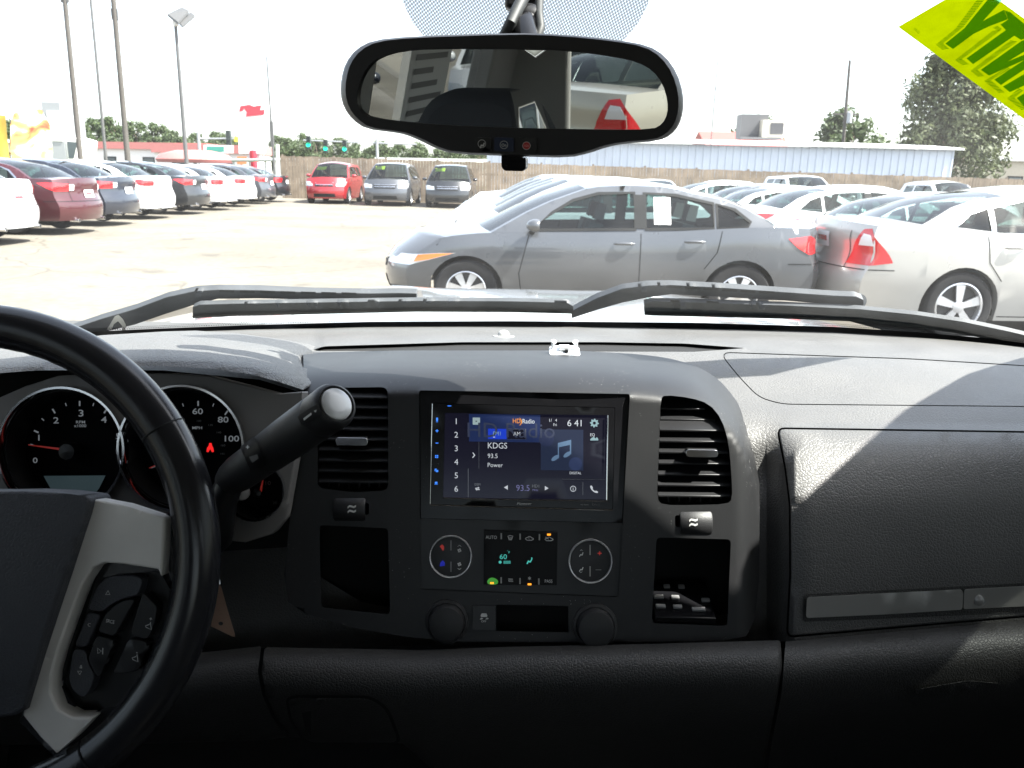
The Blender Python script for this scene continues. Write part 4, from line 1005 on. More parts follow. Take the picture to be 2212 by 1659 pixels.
M['truckpaint'] = mat('silver_truck_paint', (.36, .36, .355), .32, metal=.55, coat=1.0, vary=.04, vscale=3)
M['cowl'] = mat('cowl_plastic', (.075, .076, .075), .6, bump=.3, bscale=120, vary=.15, vscale=6, dirt=((.5, .48, .44), 90, .12))
def em(name, c, s): 
    return mat(name, (c[0]*.1, c[1]*.1, c[2]*.1), .4, emit=c, estr=s)
M['w'] = em('lit_white', (.75, .80, .86), .16)
M['wd'] = em('dim_white', (.6, .66, .72), .045)
M['pw'] = mat('printed_white', (.62, .62, .60), .5)
M['pg'] = mat('printed_grey', (.22, .22, .22), .5)
M['red'] = em('lit_red', (1, .02, .02), .22)
M['needle'] = mat('needle_red', (.75, .06, .05), .4, emit=(1, .08, .06), estr=.02)
M['amber'] = em('lit_amber', (1, .32, .02), .45)
M['green'] = em('lit_green', (.06, .35, .04), .16)
M['cyan'] = em('lit_cyan', (.10, .75, .65), .14)
M['blue'] = em('lit_blue', (.05, .25, 1.0), .30)
M['dblue'] = em('dark_blue', (.03, .05, .9), .06)
M['purple'] = em('dim_purple', (.30, .30, .62), .10)
M['orange'] = em('lit_orange', (1, .35, .06), .16)
M['teal'] = em('pale_teal', (.40, .62, .68), .12)
M['note'] = em('note_blue', (.22, .38, .62), .10)

# ---------- surfaces
N18 = Vector((0, -math.cos(R_(18)), math.sin(R_(18))))
OS = PD(1128, 982, .766)
def stk(off=0.): 
    o = OS + N18*off
    return lambda x, y: PP(x, y, o, N18)
KTOP = [(600, 765), (655, 763), (900, 757), (1200, 757), (1330, 762), (1420, 770), (1490, 786), (1545, 815), (1592, 868), (1620, 930), (1640, 1012), (1650, 1100)]
KROW = [(-30, .33), (0, .185), (18, .105), (43, .045), (73, .012), (95, 0.), (130, 0.), (160, 0.)]
def ss(t): t = max(0., min(1., t)); return t*t*(3-2*t)
def ksurf(off=0.):
    f0 = stk(0.)
    def g(x, y):
        y0 = f0(x, y).y
        t = smooth(KTOP, x)
        k = smooth(KROW, min(y - t, 155.)) * pl([(1400, 1.), (1560, .75), (1650, .35)], x)
        if x > 1590: k += .022*((x-1590)/55.)**2
        p = PY(x, y, y0 + max(k, 0))
        return p + (CAM-p).normalized()*off
    return g
WSB = [(-700, 800), (0, 738), (289, 721), (541, 712), (794, 706), (1100, 705), (1508, 709), (1808, 718), (2000, 730), (2137, 742), (2212, 751), (2900, 850)]
WSY = [(-700, .85), (0, 1.10), (300, 1.22), (700, 1.33), (1106, 1.36), (1500, 1.33), (1900, 1.22), (2212, 1.12), (2900, .85)]
EDGE = [(757, 1250), (770, 1420), (786, 1490), (815, 1545), (868, 1592), (930, 1620), (1012, 1641), (1400, 1652)]
def usurf(off=0.):
    def g(x, y):
        wb = pl(WSB, x); r = max(0., min(1., (x-1500)/700.))
        k = [(wb, pl(WSY, x)), (max(wb+38, 750), 1.02), (872, .85), (928, .785), (965, .757), (1000, .740), (1100, .705+.01*r), (1250, .680+.02*r), (1340, .668+.03*r), (1400, .660+.035*r), (1480, .66)]
        yy = smooth(k, max(y, wb-10))
        if y > 880: yy += .045*ss((1725-x)/70.)*ss((y-880)/160.)
        p = PY(x, y, yy)
        return p + (CAM-p).normalized()*off
    return g
LCR = [(-300, 1450), (300, 1432), (570, 1402), (900, 1410), (1100, 1403), (1680, 1390), (1700, 1392), (2212, 1345), (2900, 1290)]
def lsurf(off=0.):
    def g(x, y):
        c = pl(LCR, x); r = max(0., min(1., (x-1650)/560.))*.035
        k = [(c-40, .70), (c-14, .668+r), (c, .648+r), (c+22, .630+r), (c+80, .617+r), (c+150, .628+r), (c+215, .665+r), (c+330, .76)]
        p = PY(x, y, smooth(k, y))
        return p + (CAM-p).normalized()*off
    return g
# windshield
def ws_pt(s, t):
    b = Vector((.82*s, 1.37-.27*s*s, 1.5-.262+.035*s*s)); q = Vector((.67*s, .66-.09*s*s, 1.5+.30-.03*s*s))
    p = b.lerp(q, t); p.y += .05*t*(1-t)*4*.6; p.z += .05*t*(1-t)*4*.8
    return p
def ws_y(x, z):
    t = (z-1.5+.255)/.555
    for _ in range(3):
        s = x/(.82-.15*t); p = ws_pt(s, t); t += (z-p.z)/.55
    return ws_pt(x/(.82-.15*t), t).y
def wsurf(off=0.):
    def g(x, y):
        d = ray(x, y); a, b = .3, 2.2
        for _ in range(30):
            m = (a+b)/2; p = CAM + d*(m/d.y)
            if m < ws_y(p.x, p.z): a = m
            else: b = m
        p = CAM + d*(a/d.y)
        return p + d.normalized()*off
    return g

# ---------- cab shell
cab = tag(empty('truck_cab', (0, 0, .4)), 'silver pickup truck cab with windshield, pillars, doors and hood around the dashboard', 'truck')
def gridobj(name, nu, nv, fn, m, parent, ang=50, thick=0.):
    V = [fn(i/(nu-1), j/(nv-1)) for j in range(nv) for i in range(nu)]
    Fc = [(j*nu+i, j*nu+i+1, (j+1)*nu+i+1, (j+1)*nu+i) for j in range(nv-1) for i in range(nu-1)]
    o = obj(name, V, Fc, m, parent, ang)
    if thick:
        s = o.modifiers.new('solid', 'SOLIDIFY'); s.thickness = thick; s.offset = 0
    return o
gridobj('windshield', 25, 17, lambda u, v: ws_pt(2*u-1, v), M['wsglass'], cab)
gridobj('roof', 13, 9, lambda u, v: Vector(((2*u-1)*(.67+.03*v), .66-.09*(2*u-1)**2 - v*1.95, 1.5+.305-.035*(2*u-1)**2+.05*math.sin(math.pi*min(v*1.2, 1)))), M['liner'], cab, thick=.03)
for s in (-1, 1):
    MB().tube([ws_pt(s*1.0, t)+Vector((s*.075, 0, 0)) for t in (-.1, .25, .5, .75, 1.02)], [.06, .05, .045, .045, .05], 10).build('pillar', M['liner'], cab)
    MB().tube([ws_pt(s*1.0, t)+Vector((s*.075, -.13, -.03)) for t in (-.1, .25, .5, .75, 1.0)], [.09, .075, .065, .06, .06], 10).build('door_frame', M['liner'], cab)
    # door: panel, sill, pillars, glass
    MB().box((s*.86, .15, .83), (.08, 2.3, .72)).box((s*.83, .2, 1.14), (.10, 2.2, .07)).box((s*.80, .1, .95), (.09, .6, .06)).build('door_panel', M['lower'], cab, bevel=.02)
    def sidex(z): return s*(.86 - (z-1.18)*.28)
    for y0, y1, nm in ((-.24, -.36, 'pillar'), (-1.12, -1.36, 'pillar')):
        MB().add([(sidex(z)+s*dx_, y, z) for z in (1.15, 1.80) for dx_ in (-.05, .03) for y in (y0, y1)], [(0,1,3,2),(4,6,7,5),(0,4,5,1),(2,3,7,6),(0,2,6,4),(1,5,7,3)]).build('pillar', M['liner'], cab, bevel=.01)
    MB().tube([ws_pt(s, 1.0)+Vector((s*.01, -.02, -.01)), (s*.71, .2, 1.77), (s*.71, -.4, 1.78), (s*.71, -1.3, 1.77)], .07, 10).build('roof_rail', M['liner'], cab)
    for a, b in ((.98, -.24), (-.36, -1.12)):
        top = min(a, .5) if a > 0 else a
        V = [(sidex(1.16), a, 1.16), (sidex(1.16), b, 1.16), (sidex(1.79), b, 1.79), (sidex(1.79), top, 1.79)]
        obj('side_window', V, [(0, 1, 2, 3)], M['sideglass' if a > 0 and s > 0 else 'rearglass'], cab, 0)
MB().box((0, -1.36, .86), (1.7, .06, .76)).build('rear_wall', M['lower'], cab)
mb = MB()
for s in (-1, 1): mb.box((s*.66, -1.36, 1.5), (.24, .05, .66))
mb.box((0, -1.36, 1.80), (1.2, .05, .10)); mb.build('rear_window_frame', M['liner'], cab, bevel=.01)
obj('rear_window', [(-.55, -1.36, 1.22), (.55, -1.36, 1.22), (.55, -1.36, 1.76), (-.55, -1.36, 1.76)], [(0, 1, 2, 3)], M['rearglass'], cab, 0)
MB().box((0, .1, .44), (1.7, 2.9, .04)).build('floor', M['carpet'], cab)
MB().add([(-.9, 1.02, .42), (.9, 1.02, .42), (.9, 1.42, 1.20), (-.9, 1.42, 1.20), (-.9, 1.10, .42), (.9, 1.10, .42), (.9, 1.46, 1.20), (-.9, 1.46, 1.20)], [(0,1,2,3),(4,7,6,5),(0,4,5,1),(3,2,6,7)]).build('firewall', M['carpet'], cab)
# cowl and hood
gridobj('cowl', 25, 5, lambda u, v: Vector(((2*u-1)*.86, 1.35-.26*(2*u-1)**2 + v*(.20+.10*(2*u-1)**2), 1.5-.285+.03*(2*u-1)**2 - .012*math.sin(v*3.14)*2 - .01*v)), M['cowl'], cab)
def hood(u, v):
    x = (2*u-1); y = 1.50-.10*x*x + v*(1.30-.12*x*x)
    z = 1.5-.298 - .095*max(0, v)**1.4 - .05*abs(x)**5 + .012*math.exp(-((abs(x)-.45)/.12)**2)
    if v > .93: z -= .12*((v-.93)/.07)**2
    return Vector((x*(.93), y, z))
gridobj('hood', 33, 25, hood, M['truckpaint'], cab, thick=.01)
for s in (-1, 1):
    gridobj('fender', 6, 14, lambda u, v: Vector((s*(.935+.06*u), 1.35+v*1.35, 1.5-.335-.085*v**1.4-.035*u-.10*u*u)), M['truckpaint'], cab)
# black ceramic band along the bottom of the windshield, dotted edge
WTOP = [(-300, 752), (0, 727), (289, 712), (541, 702), (794, 695), (1100, 693.5), (1508, 697), (1808, 706), (2000, 719), (2137, 731), (2212, 741), (2500, 785)]
xs = list(range(-280, 2501, 40))
patch('frit_band', [(x, pl(WTOP, x)) for x in xs] + [(x, pl(WSB, x)+10) for x in reversed(xs)], wsurf(-.003), M['frit'], cab, step=60)
mbd = MB()
g = wsurf(-.0028)
for x in np.arange(150, 2260, 5.2):
    for k, r in ((0, 1.5), (1, 1.1)):
        c = g(x + 2.6*k, pl(WTOP, x)-2.4-3.6*k); mbd.add([c+Vector((r*4.2e-4*math.cos(a), 0, r*4.2e-4*math.sin(a)))*1.8 for a in np.arange(6)*math.pi/3], [tuple(range(6))])
tag(mbd.build('frit_dots', M['frit'], cab, 0), kind='stuff')
# dotted shade behind the mirror
dm = bpy.data.materials.new('dotted_frit'); dm.use_nodes = True; t = dm.node_tree
t.nodes.remove(t.nodes['Principled BSDF'])
def nd(t, ty, **k):
    n = t.nodes.new(ty)
    for a, b in k.items(): setattr(n, a, b)
    return n
tc = nd(t, 'ShaderNodeTexCoord'); mp = nd(t, 'ShaderNodeMapping'); mp.inputs['Scale'].default_value = (1, 0, 1.1); mp.inputs['Rotation'].default_value = (0, R_(32), 0)
vo = nd(t, 'ShaderNodeTexVoronoi'); vo.voronoi_dimensions = '3D'; vo.inputs['Scale'].default_value = 390; vo.inputs['Randomness'].default_value = 0
t.links.new(tc.outputs['Object'], mp.inputs[0]); t.links.new(mp.outputs[0], vo.inputs['Vector'])
lt = nd(t, 'ShaderNodeMath', operation='LESS_THAN'); lt.inputs[1].default_value = .47
t.links.new(vo.outputs['Distance'], lt.inputs[0])
tr = nd(t, 'ShaderNodeBsdfTransparent'); df = nd(t, 'ShaderNodeBsdfDiffuse'); df.inputs[0].default_value = (.02, .02, .03, 1)
mx = nd(t, 'ShaderNodeMixShader'); mrd = nd(t, 'ShaderNodeMapRange'); mrd.inputs[3].default_value = .30; mrd.inputs[4].default_value = .80; t.links.new(lt.outputs[0], mrd.inputs[0]); t.links.new(mrd.outputs[0], mx.inputs[0]); t.links.new(tr.outputs[0], mx.inputs[1]); t.links.new(df.outputs[0], mx.inputs[2])
t.links.new(mx.outputs[0], t.nodes['Material Output'].inputs[0])
patch('frit_dot_patch', [(852, -60), (868, 0), (890, 48), (925, 90), (1345, 90), (1378, 52), (1400, 10), (1415, -60)], wsurf(-.002), dm, cab, step=25)

# ---------- dashboard
dash = tag(empty('dashboard', (0, .9, .9)), 'dark grey truck dashboard with vents, glove box and storage pockets', 'dashboard')
AIR = roundpoly([(1556, 762), (1963, 776), (2230, 792), (2640, 810), (2640, 885), (2212, 877), (1690, 872), (1640, 858), (1596, 812)], 22)
GLV = roundpoly([(1681, 927), (2212, 935), (2700, 945), (2700, 1330), (2212, 1330), (1702, 1374), (1709, 1240), (1708, 1090), (1698, 1010)], 14)
xs = list(range(-420, 2901, 60))
HID = [(676, 790), (900, 785), (1200, 785), (1400, 795), (1480, 815), (1530, 845), (1575, 895), (1602, 955), (1618, 1040), (1616, 1280), (1595, 1325), (1300, 1345), (1000, 1342), (780, 1300), (690, 1245), (672, 1000)]
body = [(x, pl(WSB, x)) for x in xs] + [(2900, 1400), (2212, 1342), (1695, 1386), (560, 1400), (-420, 1440)]
GROOVE = roundpoly([(668, 758), (700, 748), (1000, 739), (1300, 739), (1480, 742), (1610, 752), (1500, 760), (1100, 759)], 8)
patch('dash_pad', body, usurf(0), M['dash'], dash, holes=[grow(AIR, 2.0), grow(GLV, 4.0), GROOVE, HID], step=24, skirt=[0, .012, .014, .05, .02], sdir=None, bevel=.0015)
patch('airbag_panel', AIR, usurf(.0003), M['dash'], dash, step=22, skirt=.012, bevel=.002)
gl_ = patch('glove_box_door', GLV, usurf(.0005), M['dash'], dash, step=22, skirt=.014, bevel=.003)
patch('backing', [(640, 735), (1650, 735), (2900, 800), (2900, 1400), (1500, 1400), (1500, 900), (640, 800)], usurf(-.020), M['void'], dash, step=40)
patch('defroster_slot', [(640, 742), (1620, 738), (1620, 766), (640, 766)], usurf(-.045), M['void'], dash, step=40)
TR1 = roundpoly([(1743, 1290), (2076, 1273), (2081, 1280), (2079, 1317), (1900, 1328), (1741, 1335)], 7)
TR2 = roundpoly([(2083, 1273), (2640, 1243), (2640, 1290), (2081, 1316)], 5)
t1 = patch('trim_strip', TR1, usurf(.004), M['trim'], gl_, step=25, skirt=.008, bevel=.0012)
t2 = patch('latch_handle', TR2, usurf(.004), M['trim'], gl_, step=25, skirt=.008, bevel=.0012)
g = usurf(.0046); c = g(2112, 1296)
MB().lathe([(.0065, 0), (.0060, .0006), (.0045, -.0012), (0.0, -.0022)], c, (CAM-c).normalized()*-1+Vector((0, 0, .25)), 20).build('lock_button', M['trim'], gl_)
patch('trim_recess', roundpoly([(1736, 1284), (2640, 1238), (2640, 1304), (1900, 1337), (1734, 1343)], 8), usurf(.0012), M['lower'], gl_, step=30, skirt=.002)
# lower dash: three panels
seam = [(568, 1398), (561, 1450), (570, 1500), (590, 1545), (622, 1592)]
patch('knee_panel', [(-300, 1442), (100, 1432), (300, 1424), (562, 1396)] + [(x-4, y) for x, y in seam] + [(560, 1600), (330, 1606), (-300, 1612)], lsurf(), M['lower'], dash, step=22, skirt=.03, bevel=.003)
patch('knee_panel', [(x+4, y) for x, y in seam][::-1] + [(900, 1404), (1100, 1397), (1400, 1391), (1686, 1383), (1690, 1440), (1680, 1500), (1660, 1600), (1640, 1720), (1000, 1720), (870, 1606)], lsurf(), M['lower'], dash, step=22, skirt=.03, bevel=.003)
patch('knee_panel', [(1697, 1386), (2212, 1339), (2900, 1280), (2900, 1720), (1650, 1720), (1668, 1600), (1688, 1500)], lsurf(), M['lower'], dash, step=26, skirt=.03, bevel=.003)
patch('ashtray_gap', roundpoly([(616, 1508), (640, 1501), (802, 1503), (840, 1529), (869, 1606), (658, 1606), (626, 1562)], 18), lsurf(.0012), M['void'], dash, step=18)
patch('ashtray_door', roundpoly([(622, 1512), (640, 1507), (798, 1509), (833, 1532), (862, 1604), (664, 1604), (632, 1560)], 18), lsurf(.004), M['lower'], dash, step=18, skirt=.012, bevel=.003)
patch('pull_recess', [(652, 1540), (672, 1536), (672, 1588), (660, 1580)], lsurf(.0046), M['void'], dash, step=15)
patch('grab_lip', roundpoly([(1975, 1490), (2090, 1470), (2160, 1476), (2080, 1496), (1980, 1502)], 8), lsurf(.012), M['lower'], dash, step=20, skirt=.012, bevel=.002)
# light sensor dome on the dash
c = usurf(0)(1088, 727)
MB().lathe([(.017, -.001), (.016, .001), (.009, .0015), (.0085, .005), (.006, .0085), (.002, .0098), (0, .010)], c, (0, .1, 1), 20).build('light_sensor', mat('sensor', (.35, .35, .34), .3), dash)

# ---------- centre stack bezel with its openings
LV = roundpoly([(688, 838), (838, 836), (839, 1060), (760, 1063), (686, 1054), (687, 950)], 16)
RV = chaikin([(1427, 862), (1436, 853), (1491, 859), (1532, 872), (1559, 905), (1574, 955), (1580, 1023), (1582, 1078), (1570, 1089), (1500, 1091), (1432, 1091), (1419, 1078), (1422, 1000), (1425, 930)], 1)
LC = roundpoly([(690, 1134), (838, 1141), (843, 1328), (694, 1312)], 10)
RC = roundpoly([(1418, 1161), (1579, 1165), (1571, 1352), (1408, 1346)], 10)
FA = roundpoly([(905, 843), (1361, 851), (1336, 1290), (909, 1273)], 6)
LW = roundpoly([(722, 1084), (797, 1087), (797, 1112), (722, 1109)], 5)
RW = roundpoly([(1458, 1113), (1537, 1116), (1537, 1141), (1458, 1138)], 5)
BOX = [(1072, 1306), (1228, 1309), (1228, 1366), (1072, 1363)]
outl = [(655, 766)] + [(x, smooth(KTOP, x)) for x in list(range(700, 1480, 30))+list(range(1480, 1640, 7))] + [(1640, 1012), (1641, 1100), (1640, 1250), (1630, 1340), (1612, 1374), (1560, 1384), (1300, 1388), (1000, 1386), (880, 1376), (760, 1355), (660, 1325), (622, 1300), (614, 1240), (628, 1100), (640, 1000), (648, 900), (657, 835)]
bez = patch('stack_bezel', outl, ksurf(), M['bezel'], dash, holes=[LV, RV, LC, RC, FA, LW, RW, BOX], step=10, skirt=[.10, .035, .035, .06, .06, .012, .02, .02, .03])
for poly, ys, tabq, xo in ((LV, [858, 880, 903, 927, 949, 972, 995, 1018, 1041], (725, 945, 794, 963), 0), (RV, [882, 906, 929, 953, 977, 1001, 1025, 1048, 1071], (1482, 971, 1551, 988), 1)):
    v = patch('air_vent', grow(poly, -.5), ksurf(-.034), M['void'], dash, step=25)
    P = np.asarray(poly)
    for i, y in enumerate(ys):
        X = []
        for a in range(len(P)):
            p0, p1 = P[a], P[(a+1) % len(P)]
            if (p0[1]-y)*(p1[1]-y) < 0: X.append(p0[0]+(p1[0]-p0[0])*(y-p0[1])/(p1[1]-p0[1]))
        if len(X) < 2: continue
        a, b = min(X)+1, max(X)-1
        if xo and i < 2: b -= 16-6*i
        g = stk(-.006 if not (xo and i < 2) else -.016)
        p, q = g(a, y-.8), g(b, y+.8)
        mb = MB(); bk = Vector((0, .022, .009)); th = Vector((0, 0, .0011))
        mb.add([p, q, q+bk, p+bk, p-th*1.6, q-th*1.6, q+bk-th, p+bk-th], [(0,1,2,3),(7,6,5,4),(0,4,5,1),(1,5,6,2),(2,6,7,3),(3,7,4,0)])
        mb.build('slat', M['black'], v, 20, bevel=.0004)
    g = stk(-.026)
    x0, x1 = P[:, 0].min(), P[:, 0].max()
    for k in range(1, 7):
        x = x0 + (x1-x0)*k/7.; ya = []
        for a in range(len(P)):
            p0, p1_ = P[a], P[(a+1) % len(P)]
            if (p0[0]-x)*(p1_[0]-x) < 0: ya.append(p0[1]+(p1_[1]-p0[1])*(x-p0[0])/(p1_[0]-p0[0]))
        p, q = g(x, min(ya)+(26 if xo else 8)), g(x, max(ya)-6)
        MB().add([p, q, q+Vector((0, .02, 0)), p+Vector((0, .02, 0)), p+Vector((.001, 0, 0)), q+Vector((.001, 0, 0)), q+Vector((.001, .02, 0)), p+Vector((.001, .02, 0))], [(0,1,2,3),(7,6,5,4),(0,4,5,1),(1,5,6,2),(2,6,7,3),(3,7,4,0)]).build('vane', M['black'], v, 20)
    a, b, c, d = tabq
    pt = patch('vent_tab', roundpoly([(a, b), (c, b+1), (c, d), (a, d-1)], 7), stk(.006), M['chrome'], v, step=10, skirt=.012, sdir=-N18, bevel=.0016)
    patch('grip', roundpoly([(a+3, b-3), (c-3, b-2), (c-1, b+7), (a+1, b+6)], 2), stk(.0045), M['grip'], v, step=10, skirt=.008, sdir=-N18)
for (x, y), P in (((760, 1098), LW), ((1498, 1127), RW)):
    c = stk(-.011)(x, y)
    o = MB().lathe([(0, -.0155), (.0145, -.0155), (.0155, -.014), (.0155, .014), (.0145, .0155), (0, .0155)], c, (1, 0, .02), 40).build('thumb_wheel', M['grip'], dash)
    for k in (-5, 5):
        s_ = stk(.0048)
        wv = [(x-9, y+k+1.5), (x-5, y+k-2), (x, y+k-1), (x+4, y+k+.5), (x+9, y+k-2)]
        pts = wv + [(a, b+4.2) for a, b in reversed(wv)]
        patch('icon', pts, s_, M['pw'], o, step=5)
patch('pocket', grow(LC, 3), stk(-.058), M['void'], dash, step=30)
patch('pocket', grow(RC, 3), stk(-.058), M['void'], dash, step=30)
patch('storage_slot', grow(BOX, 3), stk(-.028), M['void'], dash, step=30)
# power outlets with caps
for x, y, r in ((966, 1342, 35), (1285, 1352, 36)):
    k = r*.766/1700*1.02
    c = stk(0)(x, y)
    o = MB().lathe([(k*1.32, -.002), (k*1.30, .003), (k*1.12, .004), (k*1.08, .002), (k*1.06, .012), (k*.99, .0145), (k*.8, .0155), (0, .016)], c, N18, 40).build('outlet_cap', M['grip'], dash)
    c2 = stk(.008)(x, y+r+3)
    MB().box(c2, (.011, .010, .006)).build('pull_tab', M['trim'] if x > 1200 else M['grip'], o, bevel=.001)
sw = patch('stability_switch', roundpoly([(1021, 1308), (1070, 1309), (1070, 1362), (1020, 1361)], 4), stk(.002), M['black'], dash, step=15, skirt=.006, sdir=-N18, bevel=.001)
s_ = stk(.0026)
text('lettering', 'OFF', 1045, 1342, 4.6, s_, M['pw'], sw)
patch('icon', roundpoly([(1040, 1325), (1051, 1325), (1053, 1331), (1051, 1333), (1040, 1333), (1038, 1331)], 2), s_, M['pw'], sw, step=5)
for q in ([(1036, 1338), (1040, 1334), (1044, 1336), (1041, 1338)], [(1048, 1338), (1052, 1334), (1056, 1336), (1053, 1338)]): patch('icon', q, s_, M['pw'], sw, step=5)

# ---------- binnacle brow and instrument cluster
BROW = [(-420, 800), (-120, 768), (0, 752), (120, 738), (270, 729), (345, 727), (450, 734), (540, 746), (610, 758), (645, 767), (660, 780), (663, 830), (655, 842), (600, 824), (540, 808), (450, 796), (350, 791), (255, 791), (120, 797), (0, 806), (-120, 830), (-420, 900)]
BT = [(-420, 800), (-120, 768), (0, 752), (120, 738), (270, 729), (345, 727), (450, 734), (540, 746), (610, 758), (645, 767), (663, 782)]
BB = [(-420, 900), (-120, 830), (0, 806), (120, 797), (255, 791), (350, 791), (450, 796), (540, 808), (600, 824), (652, 841), (660, 843)]
def bsurf(x, y):
    a, b = pl(BT, x), pl(BB, x); t = (y-a)/max(b-a, 8)
    Y = smooth([(-.1, .98), (0, .90), (.12, .835), (.35, .765), (.7, .715), (.9, .702), (1., .700), (1.1, .705)], t)
    Y += .05*max(0., (x-560)/100.)**2 * (1-.3*t)
    return PY(x, y, Y)
patch('brow', BROW, bsurf, M['brow'], dash, step=12, skirt=.11, sdir=Vector((0, .95, -.12)), bevel=.002)
clu = tag(empty('instrument_cluster', (-.31, .75, 1.2)), 'instrument cluster of round chrome ringed gauges behind the steering wheel', 'gauges')
N15 = Vector((0, -math.cos(R_(15)), math.sin(R_(15)))); OC = PD(392, 968, .735)
def cls(off=0.):
    o = OC + N15*off
    return lambda x, y: PP(x, y, o, N15)
GA = [(135, 973, 133), (393, 968, 132), (550, 1060, 63)]
CB = [(-200, 1030), (-120, 930), (-60, 885), (0, 858), (54, 834), (126, 812), (217, 806), (361, 806), (451, 812), (523, 830), (600, 850), (654, 846), (646, 940), (634, 1010), (614, 1122), (588, 1154), (530, 1172), (470, 1166), (380, 1122), (330, 1108), (200, 1130), (-200, 1150)]
patch('cluster_bezel', CB, cls(), M['taupe'], clu, holes=[circ(x, y, r, 56) for x, y, r in GA], step=18, skirt=[.02, .03, .03, .03], sdir=-N15, bevel=.001)
patch('brow_recess', [(-300, 800), (350, 800), (560, 820), (640, 845), (650, 870), (650, 1180), (-300, 1240)], cls(-.060), M['void'], clu, step=60)
def arcs(cx, cy, r, w, a0, a1, surf, m, parent, name='arc'): 
    n = 24; A = [a0+(a1-a0)*i/n for i in range(n+1)]
    return patch(name, [(cx+(r+w)*math.cos(a), cy+(r+w)*math.sin(a)) for a in A]+[(cx+r*math.cos(a), cy+r*math.sin(a)) for a in reversed(A)], surf, m, parent, step=20)
gauges = []
for k, (x, y, r) in enumerate(GA):
    kpx = .735/1700
    c = cls(.002)(x, y)
    dx_ = {0: 20, 1: 22, 2: 10}[k]
    s0 = cls(-.0285)
    gface = patch('gauge', circ(x+dx_*.9, y, r*1.02, 48), s0, M['dial'], clu, step=40)
    R0 = r*kpx
    MB().lathe([(R0*1.045, -.004), (R0*1.05, .001), (R0*1.035, .004), (R0*1.0, .004), (R0*.985, .0005), (R0*.99, -.003)], c, N15, 64, closed=True).build('chrome_ring', M['chrome'], gface)
    MB().lathe([(R0*.96, -.004), (R0*.90, -.028), (R0*.94, -.0285), (R0*.99, -.004)], c, N15, 64, closed=True).build('tunnel', M['panelblack'], gface)
    gauges.append(gface)
s1 = cls(-.0275)
def tick(cx, cy, r0, r1, a, wd, par, m):
    ca, sa = math.cos(a), math.sin(a); nx, ny = -sa*wd/2, ca*wd/2
    patch('tick', [(cx+r0*ca+nx, cy+r0*sa+ny), (cx+r1*ca+nx, cy+r1*sa+ny), (cx+r1*ca-nx, cy+r1*sa-ny), (cx+r0*ca-nx, cy+r0*sa-ny)], s1, m, par, step=30)
for a, b, h, st in ((76, 994, 12, '0'), (84, 945, 13, '1'), (121, 907.5, 14, '2'), (175, 892, 15, '3'), (224.5, 906, 14, '4'), (255, 942, 13, '5')):
    text('numeral', st, a, b, h, s1, M['wd'], gauges[0], wide=1.35, bold=.012)
text('lettering', 'RPM', 174, 911.5, 6.5, s1, M['wd'], gauges[0], wide=1.25, bold=.01); text('lettering', 'x1000', 173, 919.5, 6.5, s1, M['wd'], gauges[0], wide=1.2, bold=.01)
for k in range(1, 11):
    a = R_(171 + k*16.5); tick(172, 974, 97 if k % 2 == 0 else 101, 108, a, 3.6 if k % 2 == 0 else 2.2, gauges[0], M['wd'])
for a, b, h, st in ((427, 888, 13, '60'), (482, 906, 13, '80'), (501, 947, 13, '100'), (372, 906, 12, '40')):
    text('numeral', st, a, b, h, s1, M['wd'], gauges[1], wide=1.35, bold=.012)
text('lettering', 'MPH', 426, 924, 6.5, s1, M['wd'], gauges[1], wide=1.25, bold=.01)
for a, b, st in ((430, 909, '100'), (455, 918, '120'), (473, 934, '140'), (482, 962, '160'), (481, 980, '180')):
    text('numeral', st, a, b, 4.5, s1, M['pg'], gauges[1], wide=1.2)
for k in range(-6, 6):
    a = R_(-90 + k*18.25); tick(428, 974, 97 if k % 2 == 0 else 101, 108, a, 3.4 if k % 2 == 0 else 2.0, gauges[1], M['wd'])
text('numeral', '10', 579, 1043, 9, s1, M['pg'], gauges[2], wide=1.2); text('numeral', '20', 594, 1086, 6, s1, M['pg'], gauges[2], wide=1.2)
for hx, hy, tx, ty, gk in ((159, 974, 61, 961, 0), (417, 974, 322, 1011, 1), (563, 1062, 568, 1036, 2)):
    d = Vector((tx-hx, ty-hy)).normalized(); n = Vector((-d.y, d.x))
    patch('needle', [(hx+n.x*2.8, hy+n.y*2.8), (tx+n.x*1.2, ty+n.y*1.2), (tx-n.x*1.2, ty-n.y*1.2), (hx-n.x*2.8, hy-n.y*2.8)], cls(-.018), M['needle'], gauges[gk], step=30, skirt=.0015)
    c = cls(-.0285)(hx, hy); r = .0075 if gk < 2 else .004
    MB().lathe([(r*1.1, 0), (r*1.08, .010), (r, .0125), (0, .0135)], c, N15, 28).build('needle_hub', M['black'], gauges[gk])
patch('display', [(94, 1028), (228, 1027), (214, 1055), (196, 1078), (122, 1078)], cls(-.027), mat('lcd', (.06, .08, .09), .3, emit=(.25, .4, .45), estr=.02), gauges[0], step=30)
bi = patch('seat_belt_icon', [(452, 957), (457, 957), (458, 962), (461, 968), (462, 976), (458, 977), (454, 970), (450, 977), (446, 976), (447, 968), (451, 962)], s1, M['red'], gauges[1], step=8)

